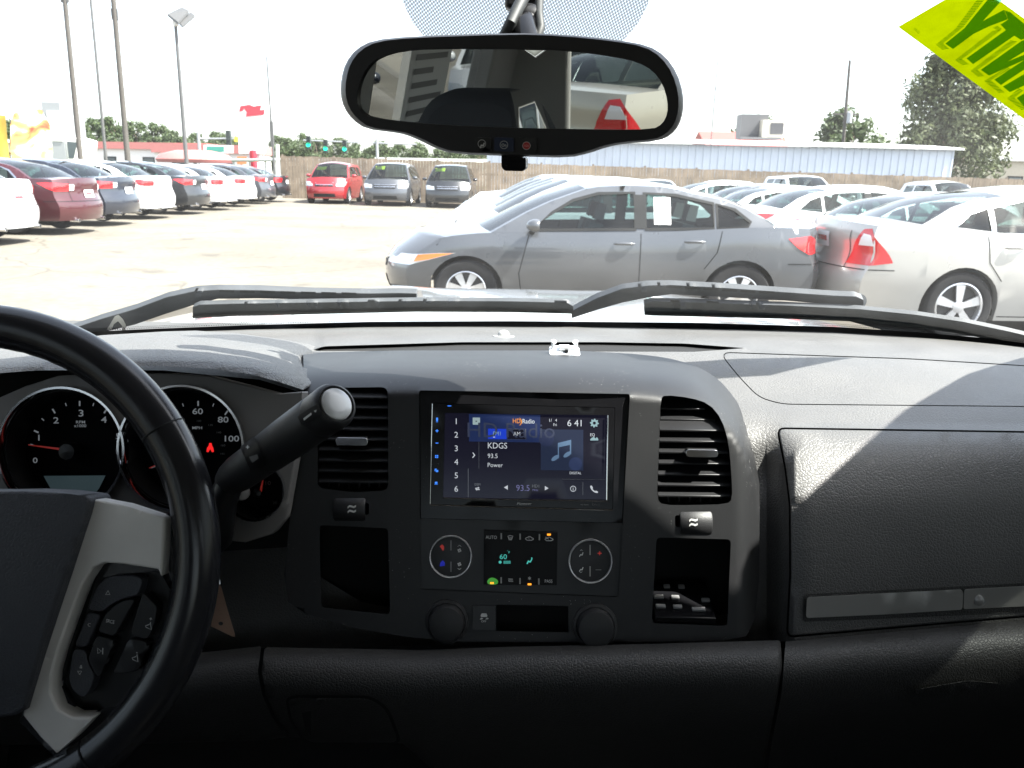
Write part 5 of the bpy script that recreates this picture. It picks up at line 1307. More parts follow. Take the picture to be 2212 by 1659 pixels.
# ---------- car stereo
fa = patch('radio_surround', grow(FA, -1.5), stk(-.004), M['gloss'], dash, holes=[roundpoly([(933, 871), (1329, 880), (1324, 1101), (928, 1090)], 4)], step=30, skirt=[.008, .03], sdir=-N18)
ster = tag(empty('car_stereo', (0, .72, 1.24)), 'touchscreen car stereo glowing with a radio station menu', 'stereo')
fr = patch('faceplate', roundpoly([(934, 872), (1328, 881), (1323, 1100), (929, 1089)], 4), stk(.003), M['gloss'], ster, holes=[roundpoly([(961, 892), (1313, 897), (1311, 1079.5), (957, 1075.5)], 2)], step=30, skirt=[.02, .004], sdir=-N18)
scm = mat('screen', (.006, .006, .008), .14, spec=.28, emit=(.012, .012, .030), estr=.12)
scr = patch('screen', [(960, 891), (1314, 896), (1312, 1080.5), (956, 1076.5)], stk(.0015), scm, ster, step=40)
MB().tube([stk(.004)(*q) for q in [(957.5, 1075.5), (1100, 1079), (1312, 1082.5)]], .0006, 6).build('bright_edge', M['chrome'], fr)
MB().tube([stk(.0036)(*q) for q in [(929, 1091), (1100, 1096), (1323, 1102)]], .0006, 6).build('bright_edge', M['chrome'], fr)
MB().tube([stk(.0036)(*q) for q in [(934, 872), (929, 1089)]], .00035, 6).build('bright_edge', M['chrome'], fr)
MB().tube([stk(.004)(*q) for q in [(1313, 897), (1310.5, 1080)]], .0006, 6).build('bright_edge', M['chrome'], fr)
def X4(x): return 887 + .2205*x
def Y4(y): return 824.7 + .2205*y
S4 = stk(.0019)
def t4(s, x, y, h, m, al='C', **k): return text('lettering', s, X4(x), Y4(y), h*.2205, S4, m, scr, al, dx=(1, .013), up=(-.005, -1), **k)
def r4(x0, y0, x1, y1, m, name='panel', off=.0017): return patch(name, [(X4(x0), Y4(y0)), (X4(x1), Y4(y1 if False else y0)+.003*(x1-x0)), (X4(x1), Y4(y1)+.003*(x1-x0)), (X4(x0), Y4(y1))], stk(off), m, scr, step=60)
r4(572, 316, 1270, 585, em('panel_blue', (.02, .05, .22), .075))
r4(1275, 465, 1692, 865, em('album_blue', (.03, .05, .13), .075))
ic4 = lambda pts, m, name='icon', off=.0019, st=8: patch(name, [(X4(a), Y4(b)) for a, b in pts], stk(off), m, scr, step=st)
ic4(circ(1615, 805, 66, 28), em('ring_blue', (.05, .08, .22), .09), off=.00185)
ic4(circ(1330, 560, 75, 28), em('ring_blue2', (.04, .06, .17), .08), off=.00185)
t4('HD Radio', 985, 470, 150, em('ghost', (.12, .15, .28), .05), wide=1.05)
for i, y in enumerate((385, 517, 650, 783, 915, 1047)): t4(str(i+1), 447, y, 60, M['w'])
t4('KDGS', 757, 622, 60, M['w'], 'L', wide=.92); t4('93.5', 755, 724, 46, M['w'], 'L', wide=.95); t4('Power', 755, 813, 44, M['w'], 'L', wide=.95)
r4(757, 458, 943, 562, M['dblue'], 'button', .0018); r4(760, 461, 940, 559, em('fm_blue', (.01, .06, .75), .16), 'button', .00184)
r4(946, 460, 1130, 563, M['pg'], 'button', .00178); r4(949, 463, 1127, 560, scm, 'button', .00184)
t4('FM1', 845, 505, 40, M['teal'], wide=.9); t4('AM', 1040, 508, 40, M['w'], wide=.9); ic4([(808, 538), (828, 538), (828, 546), (808, 546)], M['w'])
t4('HD', 1038, 382, 46, M['orange'], bold=.01, wide=.85); t4(')', 1078, 380, 60, M['orange'], wide=1.4); t4('Radio', 1096, 384, 46, M['w'], 'L', bold=.012, wide=.85)
t4('1/', 1371, 376, 32, M['w']); t4('4', 1425, 376, 28, M['w']); t4('Fri', 1415, 420, 28, M['w'], wide=.9)
t4('6 41', 1605, 402, 66, M['w'], wide=1.0)
gear = []
for k in range(32):
    r = 44 if (k % 4) < 2 else 33
    gear.append((1800+r*math.cos(k*math.pi/16), 405+r*math.sin(k*math.pi/16)))
patch('icon', [(X4(a), Y4(b)) for a, b in gear], S4, M['teal'], scr, holes=[[(X4(a), Y4(b)) for a, b in circ(1800, 405, 15, 14)]], step=8)
t4('EQ', 1782, 518, 30, M['w'], wide=.9); ic4([(1760, 575), (1760, 562), (1775, 548), (1795, 540), (1812, 556), (1825, 542), (1838, 560), (1838, 575)], M['teal'])
r4(608, 350, 680, 420, em('drop', (.55, .72, .75), .12), 'button', .00188); ic4([(630, 382), (656, 382), (643, 394)], M['black'], off=.0021)
ic4([(605, 695), (612, 692), (634, 719), (610, 747), (603, 741), (621, 719)], M['w'])
ic4([(1442, 600), (1573, 567), (1573, 710), (1560, 710), (1560, 618), (1453, 642), (1453, 750), (1442, 750)], M['note'])
ic4([(1417+38*math.cos(a)-8*math.sin(a), 746+27*math.sin(a)-14*math.cos(a)) for a in np.arange(20)*math.pi/10], M['note'], off=.00193); ic4([(1535+38*math.cos(a)-8*math.sin(a), 712+27*math.sin(a)-14*math.cos(a)) for a in np.arange(20)*math.pi/10], M['note'], off=.00193)
t4('DIGITAL', 1615, 893, 25, M['w'], bold=.008, wide=.9); t4('DSM', 655, 1005, 24, M['wd'], wide=.9)
ic4([(632, 1040), (660, 1036), (660, 1028), (676, 1040), (660, 1050), (660, 1044), (632, 1048)], M['w']); ic4([(678, 1052), (650, 1052), (650, 1046), (634, 1056), (650, 1066), (650, 1060), (678, 1060)], M['w'])
ic4([(914, 1035), (952, 1013), (952, 1058)], M['w']); ic4([(1352, 1043), (1315, 1020), (1315, 1064)], M['w'])
t4('93.5', 1100, 1038, 62, M['purple'], wide=.95); t4('HD1', 1225, 1020, 30, M['wd'], wide=.95); t4('MHz', 1222, 1060, 22, M['purple'])
patch('icon', [(X4(a), Y4(b)) for a, b in circ(1592, 1048, 29, 28)], S4, M['w'], scr, holes=[[(X4(a), Y4(b)) for a, b in circ(1592, 1048, 23, 24)]], step=6); t4('i', 1592, 1048, 34, M['w'], bold=.02)
ic4(chaikin([(1757, 1020), (1775, 1015), (1788, 1042), (1780, 1050), (1806, 1073), (1818, 1065), (1840, 1080), (1828, 1092), (1795, 1082), (1765, 1050)], 1), M['w'])
for a in ((562, 850, 566, 1130), (668, 590, 670, 850), (1686, 985, 1689, 1110)): r4(*a, M['wd'], 'divider', .0018)
r4(1480, 952, 1905, 955, M['pg'], 'divider', .0018)
S5 = stk(.0035)
text('lettering', 'Pioneer', X4(1115), Y4(1193), 6.0, S5, M['pw'], fr, wide=1.25, shear=.25, dx=(1, .013)); text('lettering', 'DIVX', X4(1820), Y4(1203), 4.2, S5, M['pg'], fr, wide=1.3); text('lettering', 'HD Radio', X4(1705), Y4(1203), 3.2, S5, M['pg'], fr)
ic5 = lambda pts, m: patch('icon', [(X4(a), Y4(b)) for a, b in pts], S5, m, fr, step=8)
ic5([(250, 352), (268, 352), (268, 380), (259, 388), (250, 380)], M['blue']); ic5([(246, 390), (272, 390), (259, 398)], M['blue'])
ic5([(244, 476), (255, 476), (255, 466), (263, 466), (263, 476), (273, 476), (273, 484), (263, 484), (263, 494), (255, 494), (255, 484), (244, 484)], M['blue']); ic5([(244, 597), (272, 597), (272, 604), (244, 604)], M['blue'])
for a in (240, 257):
    for b in (718, 734): ic5([(a, b), (a+13, b), (a+13, b+12), (a, b+12)], M['blue'])
ic5([(236, 852), (256, 852), (256, 860), (244, 860), (244, 876), (236, 876)], M['blue']); ic5([(248, 864), (270, 864), (270, 884), (248, 884)], M['blue']); ic5([(238, 980), (262, 980), (262, 998), (238, 998)], M['blue']); ic5([(232, 1002), (266, 1002), (266, 1006), (232, 1006)], M['blue'])
ic5([(362, 233), (398, 233), (398, 240), (362, 240)], M['blue'])

# ---------- climate control panel
cli = tag(empty('climate_control', (0, .69, 1.13)), 'climate control panel with two round chrome rimmed dials and a small green display', 'controls')
def X5(x): return 887 + .2205*x
def Y5(y): return 1108.5 + .2205*y
cp = patch('panel', roundpoly([(X5(85), Y5(55)), (X5(2095), Y5(98)), (X5(2040), Y5(815)), (X5(100), Y5(745))], 4), stk(-.0022), M['black'], cli, step=40, skirt=.0015, sdir=-N18)
S6 = stk(.0012)
ic6 = lambda pts, m, par, s=S6: patch('icon', [(X5(a), Y5(b)) for a, b in pts], s, m, par, step=8)
def t6(s, x, y, h, m, par, **k): return text('lettering', s, X5(x), Y5(y), h*.2205, S6, m, par, dx=(1, .02), **k)
dp = patch('display', [(X5(718), Y5(165)), (X5(1440), Y5(188)), (X5(1432), Y5(706)), (X5(715), Y5(700))], stk(.0004), M['panelblack'], cli, step=40, skirt=.003, sdir=-N18, bevel=.0004)
t6('AUTO', 790, 235, 34, M['pw'], dp, wide=.85); t6('PASS', 1352, 665, 32, M['pw'], dp, wide=.85)
for x, y in ((888, 225), (1073, 230), (1262, 235), (887, 658), (1072, 665), (1256, 670)): ic6([(x-7, y-30), (x+7, y-30), (x+7, y+30), (x-7, y+30)], M['trim'], dp)
for x, y in ((1355, 210), (1165, 697), (797, 685)): ic6([(x-18, y-9), (x+18, y-9), (x+18, y+9), (x-18, y+9)], M['amber'], dp, stk(.0018))
ic6(chaikin([(746, 665), (775, 635), (800, 630), (835, 640), (860, 665), (850, 700), (760, 700)], 1), M['green'], dp)
t6('60', 908, 425, 50, M['cyan'], dp, wide=1.1); t6('F', 966, 383, 24, M['cyan'], dp); t6("'", 950, 375, 24, M['cyan'], dp)
for k in range(7): ic6([(912+k*10, 466), (917+k*10, 466), (917+k*10, 496), (912+k*10, 496)], M['cyan'], dp)
ic6(circ(877, 480, 15, 10), M['cyan'], dp); ic6([(1135, 495), (1150, 462), (1170, 470), (1185, 445), (1194, 450), (1176, 484), (1156, 480), (1146, 500)], M['cyan'], dp); ic6(circ(1187, 440, 7, 8), M['cyan'], dp)
def outline(pts, wd, m, par, s=S6):
    A = pts; B = [tuple(q) for q in grow(pts, -wd)]
    patch('icon', [(X5(a), Y5(b)) for a, b in A], s, m, par, holes=[[(X5(a), Y5(b)) for a, b in B]], step=10)
CARI = [(1120, 252), (1130, 240), (1145, 236), (1158, 226), (1172, 226), (1186, 238), (1204, 246), (1206, 258), (1186, 268), (1140, 268)]
outline(CARI, 6, M['pw'], dp); t6('C', 1163, 246, 16, M['pw'], dp)
outline([(a+192, b+5) for a, b in CARI], 6, M['pw'], dp); ic6([(1318, 236), (1322, 232), (1352, 250), (1350, 256)], M['pw'], dp)
outline([(950, 224), (975, 216), (1005, 224), (992, 258), (962, 258)], 6, M['pw'], dp)
for x in (965, 977, 989): ic6([(x-2, 232), (x+2, 232), (x+2, 266), (x-2, 266)], M['pw'], dp)
outline([(956, 640), (1000, 643), (1004, 672), (960, 670)], 6, M['pw'], dp)
for x in (970, 980, 990): ic6([(x-2, 646), (x+2, 646), (x+2, 664), (x-2, 664)], M['pw'], dp)
t6('*', 1165, 648, 52, M['pw'], dp, bold=.01)
for x, y, r in ((395, 420, 205), (1758, 465, 212)):
    k = r*.2205*.757/1700; c = stk(-.002)(X5(x), Y5(y))
    d = MB().lathe([(k*.93, 0), (k*.93, .0035), (k*.6, .0040), (0, .0042)], c, N18, 48).build('dial', M['black'], cli)
    MB().lathe([(k*1.0, .000), (k*1.03, .003), (k*1.0, .0055), (k*.955, .0052), (k*.94, .0025), (k*.94, 0)], c, N18, 64, closed=True).build('chrome_rim', M['dialchrome'], d)
    S6b = stk(.0026)
    for dy in (-105, 105): patch('bar', [(X5(x-6), Y5(y+dy-50)), (X5(x+6), Y5(y+dy-50)), (X5(x+6), Y5(y+dy+50)), (X5(x-6), Y5(y+dy+50))], S6b, M['trim'] if x > 1000 else M['pg'], d, step=30)
    if x < 1000:
        ic6([(285, 325), (310, 305), (328, 325), (328, 350), (318, 370), (300, 345)], M['needle'], d, S6b); ic6([(290, 485), (315, 460), (335, 485), (335, 515), (285, 522)], M['dblue'], d, S6b)
        for yy, up_ in ((365, 1), (500, 0)):
            for a in range(4): ic6([(478+12*math.cos(a*1.57+.4)+9*math.cos(q), yy+12*math.sin(a*1.57+.4)+9*math.sin(q)) for q in np.arange(8)*.785], M['pw'], d, S6b)
            b = yy-40 if up_ else yy+38; e = -14 if up_ else 10
            ic6([(460, b), (478, b+e), (496, b), (496, b+5), (478, b+e+6), (460, b+5)], M['pw'], d, S6b)
    else:
        text('icon', '+', X5(1852), Y5(392), 13, S6b, M['needle'], d, bold=.01); ic6([(1812, 552), (1868, 552), (1868, 558), (1812, 558)], M['pg'], d, S6b)
        for yy in (400, 545): ic6([(1650, yy+24), (1662, yy+2), (1676, yy+4), (1686, yy-18), (1694, yy-14), (1684, yy+14), (1664, yy+14), (1656, yy+28)], M['pw'], d, S6b)
        ic6([(1655, 370), (1673, 356), (1692, 372), (1673, 362)], M['pw'], d, S6b); ic6([(1650, 570), (1668, 584), (1686, 570), (1668, 578)], M['pw'], d, S6b)

# ---------- steering wheel
WC = CAM + Vector((-.413, .537, -.287)); TH = R_(19)
NW = Vector((0, -math.cos(TH), math.sin(TH))); E2 = Vector((0, math.sin(TH), math.cos(TH))); E1 = Vector((1, 0, 0))
def whl(off=0.):
    o = WC + NW*off
    return lambda x, y: PP(x, y, o, NW)
sw = tag(empty('steering_wheel', tuple(WC)), 'worn black leather steering wheel with grey plastic spoke and audio buttons', 'steering wheel')
V = []; n1, n2 = 160, 20; RM, rm = .1785, .0158
for i in range(n1):
    a = 2*math.pi*i/n1; er = E1*math.cos(a)+E2*math.sin(a)
    gr = 1 + .10*max(0, math.cos(2*(a-R_(90))))**6
    for j in range(n2):
        b = 2*math.pi*j/n2
        rr = rm*(1+.06*math.cos(2*b))
        if n2*.28 < j < n2*.72: rr *= 1.0+.05*math.sin(a*60)*(.25 if abs(math.cos(a)) < .5 else 0)
        V.append(WC + er*(RM+rr*math.cos(b)) + NW*(rr*1.06*math.sin(b)))
Fc = [(i*n2+j, i*n2+(j+1) % n2, ((i+1) % n1)*n2+(j+1) % n2, ((i+1) % n1)*n2+j) for i in range(n1) for j in range(n2)]
rim = MB().add(V, Fc).build('rim', M['leather'], sw)
for a in (R_(34), R_(146), R_(-52)):      # stitched seams across the rim
    er = E1*math.cos(a)+E2*math.sin(a); tt = -E1*math.sin(a)+E2*math.cos(a)
    c = WC+er*RM
    MB().lathe([(rm*1.055, -.0007), (rm*1.07, 0), (rm*1.055, .0007), (rm*.9, 0)], c, tt, 28, closed=True).build('seam', M['void'], rim)
def wuv(px, py, off=0):
    p = whl(off)(px, py)-WC-NW*off; return (p.dot(E1), p.dot(E2))
def wfn(off, crown=0., rad=.11):
    return lambda u, v: WC + E1*u + E2*v + NW*(off + crown*max(0., 1-(u*u+v*v)/(rad*rad)))
def wp(name, pts, off, m, parent, step=.008, skirt=.006, bevel=.0012, crown=0., holes=(), rad=.11):
    return patch(name, pts, wfn(off, crown, rad), m, parent, step=step, skirt=skirt, sdir=-NW, bevel=bevel, holes=holes)
cr = [wuv(*q, .022) for q in [(0, 1060), (60, 1059), (130, 1063), (188, 1071), (197, 1080), (190, 1110), (150, 1236), (92, 1409), (52, 1535), (30, 1546), (-30, 1556)]]
left = [(-u-.0, v) for u, v in reversed(cr)]
hubpoly = [q for q in cr] + [(0, -.105)] + left
wp('airbag_cover', hubpoly, .022, M['airbag'], sw, skirt=.03, crown=.014, bevel=.004, rad=.12)
SPK = [wuv(*q, .012) for q in [(204, 1077), (270, 1090), (356, 1119), (353, 1200), (349, 1246), (343, 1229), (270, 1217), (231, 1214), (208, 1224), (185, 1259), (154, 1340), (131, 1405), (117, 1455), (115, 1494), (128, 1530), (160, 1548), (203, 1549), (165, 1590), (123, 1627), (90, 1590), (54, 1541), (92, 1409), (150, 1236), (197, 1089)]]
for mir in (1, -1):
    q = [(u*mir, v) for u, v in SPK]
    wp('spoke_trim', q, .013, M['silver'], sw, skirt=.016, bevel=.003, crown=.006, rad=.16)
    body_ = [wuv(*k, .002) for k in [(190, 1095), (300, 1112), (372, 1112), (392, 1160), (398, 1250), (385, 1300), (362, 1230), (200, 1250), (130, 1480), (170, 1545), (250, 1530), (215, 1600), (135, 1655), (40, 1560)]]
    wp('spoke', [(u*mir, v) for u, v in body_], .001, M['leather'], sw, skirt=.018, bevel=.004)
    pk = [wuv(*k, -.004) for k in [(200, 1230), (345, 1235), (378, 1290), (366, 1360), (325, 1450), (250, 1530), (150, 1545), (110, 1480)]]
    wp('button_pocket', [(u*mir, v) for u, v in pk], -.004, M['black'], sw, skirt=.012)
def B2(x, y): return (x*.3854, 1019.9+y*.3854)
BTN = [([(590, 592), (640, 580), (760, 582), (800, 600), (775, 690), (700, 705), (630, 735), (570, 785), (490, 770), (545, 640)], M['airbag']),
       ([(490, 785), (565, 800), (530, 870), (480, 985), (415, 975), (450, 890)], M['airbag']),
       ([(412, 990), (478, 1000), (490, 1070), (530, 1140), (505, 1220), (470, 1268), (410, 1230), (385, 1160)], M['airbag']),
       ([(580, 805), (640, 745), (700, 715), (760, 712), (640, 925), (545, 895)], M['black']),
       ([(540, 915), (640, 940), (560, 1150), (535, 1140), (490, 1050)], M['black']),
       ([(800, 672), (880, 752), (868, 840), (830, 940), (730, 915), (745, 850)], M['black']),
       ([(725, 930), (828, 952), (780, 1110), (720, 1128), (630, 1132)], M['black'])]
btn = []
for pts, m in BTN:
    q = [wuv(*B2(*k), .008) for k in pts]
    btn.append(wp('button', roundpoly(q, .003, 2), .008, m, sw, skirt=.011, bevel=.0012, step=.01))
S7 = whl(.0086)
ti = lambda s, x, y, h, b, **k: text('icon', s, *B2(x, y), h*.3854, S7, M['pw'], btn[b], dx=(.97, .2), up=(.2, -.97), **k)
def tri(x, y, r, b, up_=1):
    pts = [B2(x-r, y+r*.8*up_), B2(x+r, y+r*.8*up_), B2(x+r*.1, y-r*up_)]
    patch('icon', pts, S7, M['pw'], btn[b], holes=[grow(pts, -1.6)], step=10)
tri(604, 676, 14, 0); tri(446, 1125, 13, 2, -1); ti('SRCE', 618, 836, 20, 3, wide=.8); ti('C', 500, 855, 20, 1); ti('&', 455, 1090, 20, 2); ti('+', 845, 822, 22, 5, bold=.01); ti('-', 768, 1008, 22, 6, bold=.02)
for x, y, b in ((832, 860, 5), (757, 1040, 6)):
    pts = [B2(x-18, y), B2(x+4, y-8), B2(x+12, y-22), B2(x+18, y+24), B2(x-14, y+12)]
    patch('icon', pts, S7, M['pw'], btn[b], holes=[grow(pts, -1.5)], step=10)
pts = [B2(545, 985), B2(548, 1018), B2(570, 1003)]; patch('icon', pts, S7, M['pw'], btn[4], holes=[grow(pts, -1.4)], step=10); patch('icon', [B2(574, 985), B2(579, 986), B2(577, 1022), B2(573, 1021)], S7, M['pw'], btn[4], step=10)
MB().tube([WC-NW*.01-E2*.02, WC-NW*.10-E2*.045, WC-NW*.24-E2*.06], [.045, .05, .055], 20).build('column_shroud', M['black'], sw)

# ---------- column shifter
gs = tag(empty('gear_shift_lever', tuple(PY(480, 1060, .66))), 'thick black column shift lever pointing up past the driver side vent', 'gear lever')
b0, b1 = PY(492, 1040, .668), PY(728, 872, .555)
ax = (b1-b0).normalized(); L = (b1-b0).length
pr = [(0, .0), (.0125, .001), (.0150, .012), (.0166, .030), (.0168, L*.40)]
lo = MB().lathe(pr+[(.0160, L*.405), (.0160, L*.42)], b0, ax, 36).build('stalk_grip', M['grip'], gs)
up_ = MB().lathe([(.0160, L*.415), (.0172, L*.425), (.0178, L*.6), (.0176, L*.86), (.0168, L*.865), (.0168, L*.875), (0, L*.876)], b0, ax, 36).build('handle_grip', M['grip'], gs)
cap = MB().lathe([(.0168, L*.876), (.0176, L*.882), (.0176, L*.975), (.0160, L*.995), (.0142, L*1.0), (.0130, L*.985), (0, L*.984)], b0, ax, 36).build('end_cap', M['grip'], gs)
MB().lathe([(.0126, L*.98), (.0124, L*.999), (.0112, L*1.004), (.006, L*1.006), (0, L*1.006)], b0, ax, 36).build('button', mat('cap_button', (.62, .62, .61), .3, metal=.2), gs)
def gsurf(off):
    def g(x, y):
        d = ray(x, y).normalized(); lo_, hi_ = 0., 1.
        o = CAM
        # nearest intersection with the grip cylinder
        w0 = o-b0; dd = d-ax*d.dot(ax); ww = w0-ax*w0.dot(ax); r = .0181+off
        A, B, C = dd.dot(dd), 2*dd.dot(ww), ww.dot(ww)-r*r; q = max(B*B-4*A*C, 0)
        return o + d*((-B-math.sqrt(q))/(2*A))
    return g
def GA_(x, y): return (x*.3609, 638.6+y*.3609)
patch('icon_plate', roundpoly([GA_(1778, 722), GA_(1900, 645), GA_(1930, 710), GA_(1808, 782)], 4), gsurf(.0004), M['black'], up_, step=8, skirt=.001)
patch('rocker', roundpoly([GA_(1436, 905), GA_(1520, 840), GA_(1600, 1010), GA_(1500, 1056)], 6), gsurf(.0002), M['black'], lo, step=8, skirt=.001)
text('icon', '+', *GA_(1482, 906), 11, gsurf(.0012), M['pw'], lo, bold=.03); patch('icon', [GA_(1815, 735), GA_(1862, 700), GA_(1866, 712), GA_(1820, 748)], gsurf(.0012), M['pw'], up_, step=6); patch('icon', [GA_(1878, 690), GA_(1896, 682), GA_(1890, 700)], gsurf(.0012), M['pw'], up_, step=6); patch('icon', [GA_(1490, 965), GA_(1540, 950), GA_(1548, 975), GA_(1510, 1000)], gsurf(.0012), M['pg'], lo, step=6)
MB().tube([b0+ax*.01, PY(478, 1085, .66), PY(470, 1160, .67), PY(430, 1200, .70)], [.012, .014, .014, .014], 14).build('stalk', M['black'], gs)
MB().lathe([(.006, 0), (.008, .004), (.007, .009), (0, .010)], PY(522, 1062, .68), (.3, -1, .3), 16).build('collar', M['taupe'], gs)

# ---------- things on and around the dash
kt = tag(empty('key_tag', tuple(PY(474, 1270, .60))), 'tan leather key tag with a punched hole hanging behind the steering wheel', 'key tag')
ktm = mat('tan_leather', (.66, .42, .31), .7, bump=.3, bscale=300, vary=.12, vscale=40)
tg = patch('tag', [(474, 1262), (478, 1268), (492, 1318), (507, 1368), (508, 1376), (500, 1374), (456, 1353), (460, 1320)], lambda x, y: PY(x, y, .60+(y-1300)*.00012), ktm, kt, step=10, skirt=.004, holes=[circ(477, 1347, 5, 12, 4)])
MB().tube([PY(474, 1262, .596), PY(470, 1230, .60), PY(440, 1200, .64)], .0012, 6).build('key_ring', M['chrome'], kt)
pc = tag(empty('phone_mount_clip', tuple(usurf(0)(1220, 765))), 'small clear plastic phone mount clip stuck on top of the dash', 'phone mount')
clm = mat('clip_plastic', (.62, .64, .66), .18, spec=.6)
c = ksurf(0)(1219, 764); nrm = Vector((0, -.25, .97)).normalized(); MC = Matrix.Translation(c) @ Matrix(((1, 0, 0, 0), (0, nrm.z, nrm.y, 0), (0, -nrm.y, nrm.z, 0), (0, 0, 0, 1)))
def mx(*p): return MC @ Vector(p)
MB().prism(roundpoly([(-.018, -.014), (.018, -.014), (.018, .014), (-.018, .014)], .008, 5), MC, .004).build('base', clm, pc, bevel=.0008)
for s in (-1, 1):
    MB().tube([mx(s*.0135, .004, .003), mx(s*.0135, .005, .010), mx(s*.0125, .004, .014)], [.0022, .0024, .0034], 10).build('prong', clm, pc)
MB().box(mx(0, .003, .0065), (.013, .012, .005)).build('block', clm, pc, bevel=.001); MB().box(mx(.002, -.0055, .006), (.0035, .004, .004)).build('latch', M['black'], pc)
rc = tag(empty('remote_control', tuple(stk(-.02)(1480, 1330))), 'small black remote control lying in the passenger side dash pocket', 'remote')
g = stk(-.004); a_, b_ = g(1414, 1345), g(1546, 1349)
bk = Vector((0, .05, .012)); th = Vector((0, -.001, .007))
MB().add([a_, b_, b_+bk, a_+bk, a_+th, b_+th, b_+bk+th, a_+bk+th], [(3,2,1,0),(4,5,6,7),(0,1,5,4),(1,2,6,5),(2,3,7,6),(3,0,4,7)]).build('case', M['gloss'], rc, 20, bevel=.001)
for u, v_, wd in ((.12, .25, .012), (.40, .25, .011), (.74, .2, .016), (.12, .5, .012), (.40, .5, .010), (.9, .45, .010), (.3, .8, .008), (.55, .8, .008)):
    MB().box(a_.lerp(b_, u)+bk*v_+th*1.2, (wd*.8, .0045, .0025), Matrix.Rotation(.23, 3, 'X')).build('button', M['pg'], rc, bevel=.0006)

# ---------- rear view mirror
mir = tag(empty('rear_view_mirror', tuple(PD(1105, 150, .66))), 'black rear view mirror with call buttons hanging from the windshield', 'mirror')
NM = Vector((-.168, -.98, -.088)).normalized(); OM = PD(1105, 190, .66)
def mrr(off=0.):
    o = OM + NM*off
    return lambda x, y: PP(x, y, o, NM)
def X2(x): return 709.6+.3609*x
def Y2(y): return .3609*y
HO = [(100, 560), (105, 470), (130, 380), (190, 300), (290, 248), (500, 226), (1100, 205), (1400, 215), (1700, 245), (1890, 278), (1990, 340), (2060, 440), (2095, 560), (2095, 660), (2070, 745), (2020, 802), (1950, 835), (1750, 850), (1650, 870), (1550, 905), (1430, 932), (1150, 925), (760, 910), (660, 880), (560, 830), (480, 797), (410, 784), (250, 765), (170, 710), (120, 640)]
GL = [(168, 600), (182, 500), (230, 400), (300, 342), (420, 306), (600, 290), (1280, 294), (1500, 310), (1720, 340), (1850, 370), (1940, 420), (2000, 500), (2030, 600), (2030, 680), (2000, 742), (1940, 776), (1640, 778), (900, 760), (500, 735), (260, 705), (190, 670)]
HP = chaikin([(X2(a), Y2(b)) for a, b in HO], 1); GP = chaikin([(X2(a), Y2(b)) for a, b in GL], 1)
mplas = mat('mirror_plastic', (.012, .012, .014), .5, bump=.1, bscale=900)
cen = (1105, 185)
def ringp(k, off): 
    f_ = mrr(off); return [f_(cen[0]+(x-cen[0])*k, cen[1]+(y-cen[1])*k) for x, y in HP]
# housing: front lip, side wall and domed back, with an opening for the glass
fm, fF = patch_mesh(HP, mrr(.004), [GP], 25, [0, .006], -NM)
mb = MB().add(fm, fF)
rings = [ringp(1.0, .004), ringp(1.022, -.001), ringp(1.03, -.010), ringp(1.0, -.022), ringp(.86, -.034), ringp(.5, -.042)]
nR = len(HP); V = [p for r in rings for p in r]
mb.add(V, [(i*nR+j, i*nR+(j+1) % nR, (i+1)*nR+(j+1) % nR, (i+1)*nR+j) for i in range(len(rings)-1) for j in range(nR)] + [tuple(range((len(rings)-1)*nR, len(rings)*nR))])
mb.build('housing', mplas, mir, 35)
patch('mirror_glass', grow(GP, 2), mrr(0.), M['mirror'], mir, step=60)
for x0, x1, m, tx in ((880, 975, 'blk', 'phone'), (992, 1108, 'nav', 'On'), (1122, 1245, 'blk', 'SOS')):
    bm_ = M['black'] if m == 'blk' else mat('navy_button', (.012, .022, .06), .4)
    b_ = patch('button', roundpoly([(X2(x0), Y2(822)), (X2(x1), Y2(826)), (X2(x1), Y2(908)), (X2(x0), Y2(904))], 4), mrr(.006), bm_, mir, step=12, skirt=.004, sdir=-NM, bevel=.0008)
    cx_, cy_ = {'phone': (918, 860), 'On': (1050, 867), 'SOS': (1185, 872)}[tx]
    s8 = mrr(.0066)
    if tx == 'SOS': patch('icon', circ(X2(cx_), Y2(cy_), 8.4, 24), s8, mat('sos_red', (.5, .03, .03), .5), b_, step=10)
    patch('icon', circ(X2(cx_), Y2(cy_), 8.8, 28), mrr(.0068), M['pw'], b_, holes=[circ(X2(cx_), Y2(cy_), 7.8, 28)], step=6)
    if tx == 'On': text('lettering', 'On', X2(cx_), Y2(cy_)+.3, 6.6, mrr(.0069), M['pw'], b_, bold=.01, wide=.95)
    elif tx == 'SOS': text('lettering', 'SOS', X2(cx_), Y2(cy_), 4.6, mrr(.0069), mat('sos_text', (.9, .45, .42), .5), b_, wide=.9)
    else: patch('icon', [(X2(905), Y2(885)), (X2(912), Y2(865)), (X2(925), Y2(866)), (X2(930), Y2(852)), (X2(936), Y2(856)), (X2(930), Y2(876)), (X2(915), Y2(876)), (X2(912), Y2(888))], mrr(.0069), M['pw'], b_, step=6)
patch('tab', roundpoly([(1083, 330), (1122, 331), (1126, 341), (1136, 341), (1136, 364), (1130, 370), (1090, 369), (1083, 361)], 4), mrr(-.004), M['gloss'], mir, step=12, skirt=.012, sdir=-NM, bevel=.002)
wsb = wsurf(-.004)(1135, -40)
MB().tube([OM+NM*-.035+Vector((.012, 0, .02)), PD(1130, 62, .70), PD(1140, 40, .73), wsb+Vector((0, -.02, -.02))], [.013, .012, .011, .012], 14).build('arm', M['gloss'], mir)
MB().lathe([(.006, -.012), (.012, -.008), (.014, 0), (.012, .008), (.006, .012)], PD(1140, 42, .72), (1, 0, .1), 18).build('ball_joint', M['black'], mir)
